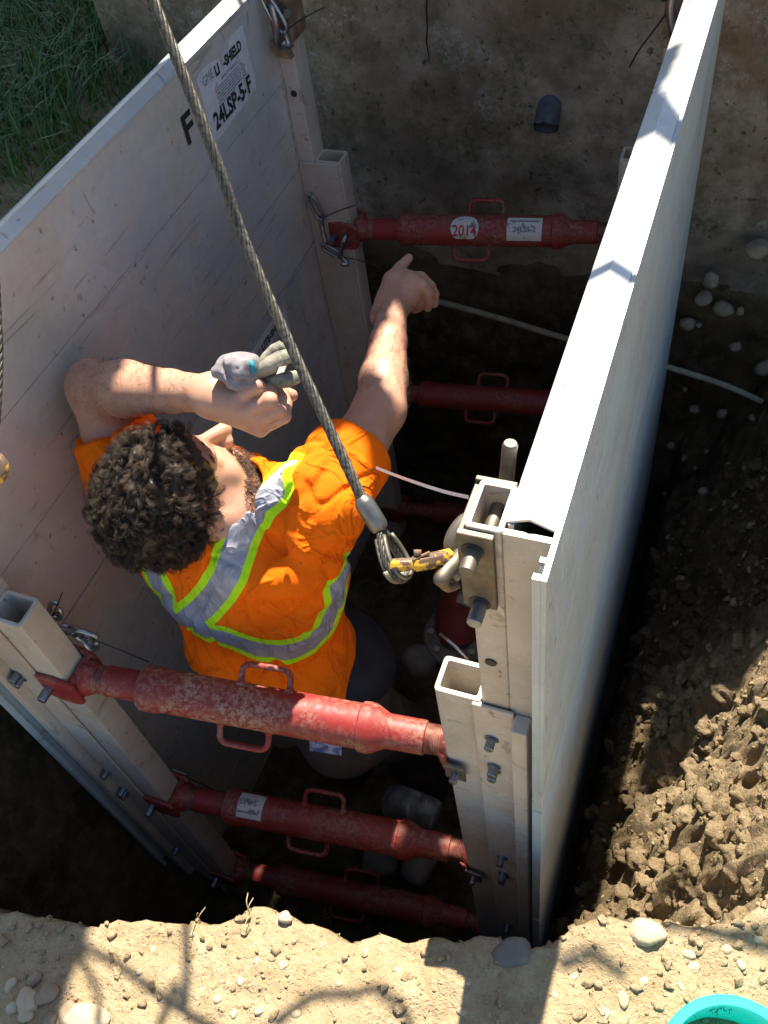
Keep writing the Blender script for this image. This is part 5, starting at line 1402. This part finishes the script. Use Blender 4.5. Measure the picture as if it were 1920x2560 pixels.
# pale conduit across the pit
cd = empty('conduit', tuple(onp(1100, 695, 2, -.62)), 'thin pale conduit crossing the dark pit behind the right panel', 'conduit'); c0 = np.array(cd.location)
q = [onp(905, 640, 2, -.60), onp(1080, 688, 2, -.61), onp(1235, 735, 2, -.62), onp(1440, 792, 2, -.63), onp(1560, 830, 2, -.64), onp(1648, 868, 2, -.66)]
m = MB(); P_c = curve_pts([p - c0 for p in q], 6); m.tube(P_c, np.linspace(.0095, .0075, len(P_c)), 10); m.build('tube', mat_simple('dirty_pale_conduit', (.30, .265, .18), .7, 0, .3, 30, .4, .002), cd, smooth=True)
# red valve with flange and plate under the bracket
vp = onp(985, 1300, 2, -.62)
REDD = mat_simple('dull_dark_red', (.12, .014, .012), .7, 0, .3, 40, .3)
vv = empty('red_valve', tuple(vp), 'red valve body with grey bolted flange beside the right front post', 'valve'); v0 = np.array(vv.location)
f0 = onp(985, 1372, 2, -.66)
tw_ = CAM - f0; tw_ /= np.linalg.norm(tw_); ax_ = .45 * tw_ + .9 * np.array([0, 0, 1]); ax_ /= np.linalg.norm(ax_)
m = MB(); m.lathe([(0, .055), (.05, .052), (.07, .040), (.16, .036), (.19, .05), (.21, .045)], f0 - v0 - np.array([0, -.02, 0]), np.array([-.05, .25, 1.]), 26); m.build('valve_body', REDD, vv, auto=35)
m = MB(); m.lathe([(-.012, .072), (.002, .074), (.006, .070), (.006, .040), (-.01, .036)], f0 - v0, ax_, 32); fl_ = m.build('flange', mat_simple('grey_flange', (.10, .092, .082), .7, .2, .4, 30, .5, .003), vv, auto=35)
x_, y_, _ = frame(ax_)
for k in range(8):
    an = k * math.pi / 4 + .2; m = MB(); m.lathe([(0, .008), (.006, .008)], f0 - v0 + ax_ * .006 + .056 * (math.cos(an) * x_ + math.sin(an) * y_), ax_, 6); m.build('flange_bolt', STEELD, fl_)
pp = [onp(a, b, 2, -.50) - v0 for a, b in ((985, 1300), (1040, 1322), (1046, 1268), (1000, 1240))]
m = MB(); V = np.array(pp); nn = np.cross(V[1] - V[0], V[3] - V[0]); nn /= np.linalg.norm(nn)
m.add(list(V) + list(V - nn * .004), [(0, 1, 2, 3), (7, 6, 5, 4), (0, 4, 5, 1), (1, 5, 6, 2), (2, 6, 7, 3), (3, 7, 4, 0)]); m.build('tag_plate', STEELD, vv)
# thin bright rod behind the rail
rd = empty('thin_rod', tuple(onp(975, 1395, 2, -.25)), 'thin bright metal rod sticking out behind the right rail', 'rod'); r0 = np.array(rd.location)
m = MB(); m.tube([onp(950, 1368, 2, -.25) - r0, onp(985, 1398, 2, -.26) - r0, onp(1012, 1424, 2, -.27) - r0], .0032, 8); m.build('rod', STEEL, rd, smooth=True)
# rounded rubber cylinder behind the second spreader
b0 = onp(890, 1745, 2, -.93); bx = onp(945, 1765, 2, -.93) - onp(835, 1722, 2, -.93); lb = np.linalg.norm(bx); bx /= lb
bo = empty('rubber_plug', tuple(b0), 'dark grey rounded rubber cylinder behind the second red pipe', 'plug')
m = MB(); hl = .5 * lb; R1 = .040
m.lathe([(-hl - .006, .012), (-hl - .004, .026), (-hl + .006, .036), (-hl + .02, R1), (-hl * .2, R1 * 1.01), (hl * .35, R1 * 1.01), (hl * .36, R1 * .985), (hl * .40, R1 * .985), (hl * .41, R1), (hl - .014, R1), (hl - .002, .036), (hl + .004, .026), (hl + .005, .010)], (0, 0, 0), bx, 36)
def _rubr():
    t = NT('dusty_grey_rubber'); f = t.noise(18, 5, .65, vec=t.scale(t.co(), (3, 1, 1))); t.P(base=t.ramp(f, [(.4, (.055, .058, .058)), (.6, (.14, .14, .13)), (.72, (.45, .44, .40))]), rough=.42); return t.m
m.build('plug_body', _rubr(), bo, auto=40)
# dry grass stems on the rim of the pit
for (a, b) in ((432, 1990), (540, 1978), (715, 1985), (700, 1978), (1310, 2200), (1600, 1900)):
    h_ = hit(a, b); tg = empty('dry_stem', tuple(h_), 'dry grass stem curling up from the rim of the pit' if b < 2100 and a < 1000 else ('dry pale grass stem lying on the right ledge near the teal pipe' if a < 1500 else 'dry stem at the right crest of the ledge'), 'grass stem', 'dry stems on the pit rim')
    m = MB()
    for k in range(3):
        d = np.array([rs.gauss(0, .012), rs.gauss(0, .012), rs.uniform(.012, .03)]); m.tube(curve_pts([(0, 0, -.004), d * .5 + [0, 0, .004], d + [rs.gauss(0, .008), rs.gauss(0, .008), -.004]], 4), .0007, 4)
    m.build('stem', mat_simple('straw', (.50, .40, .22), .8), tg)
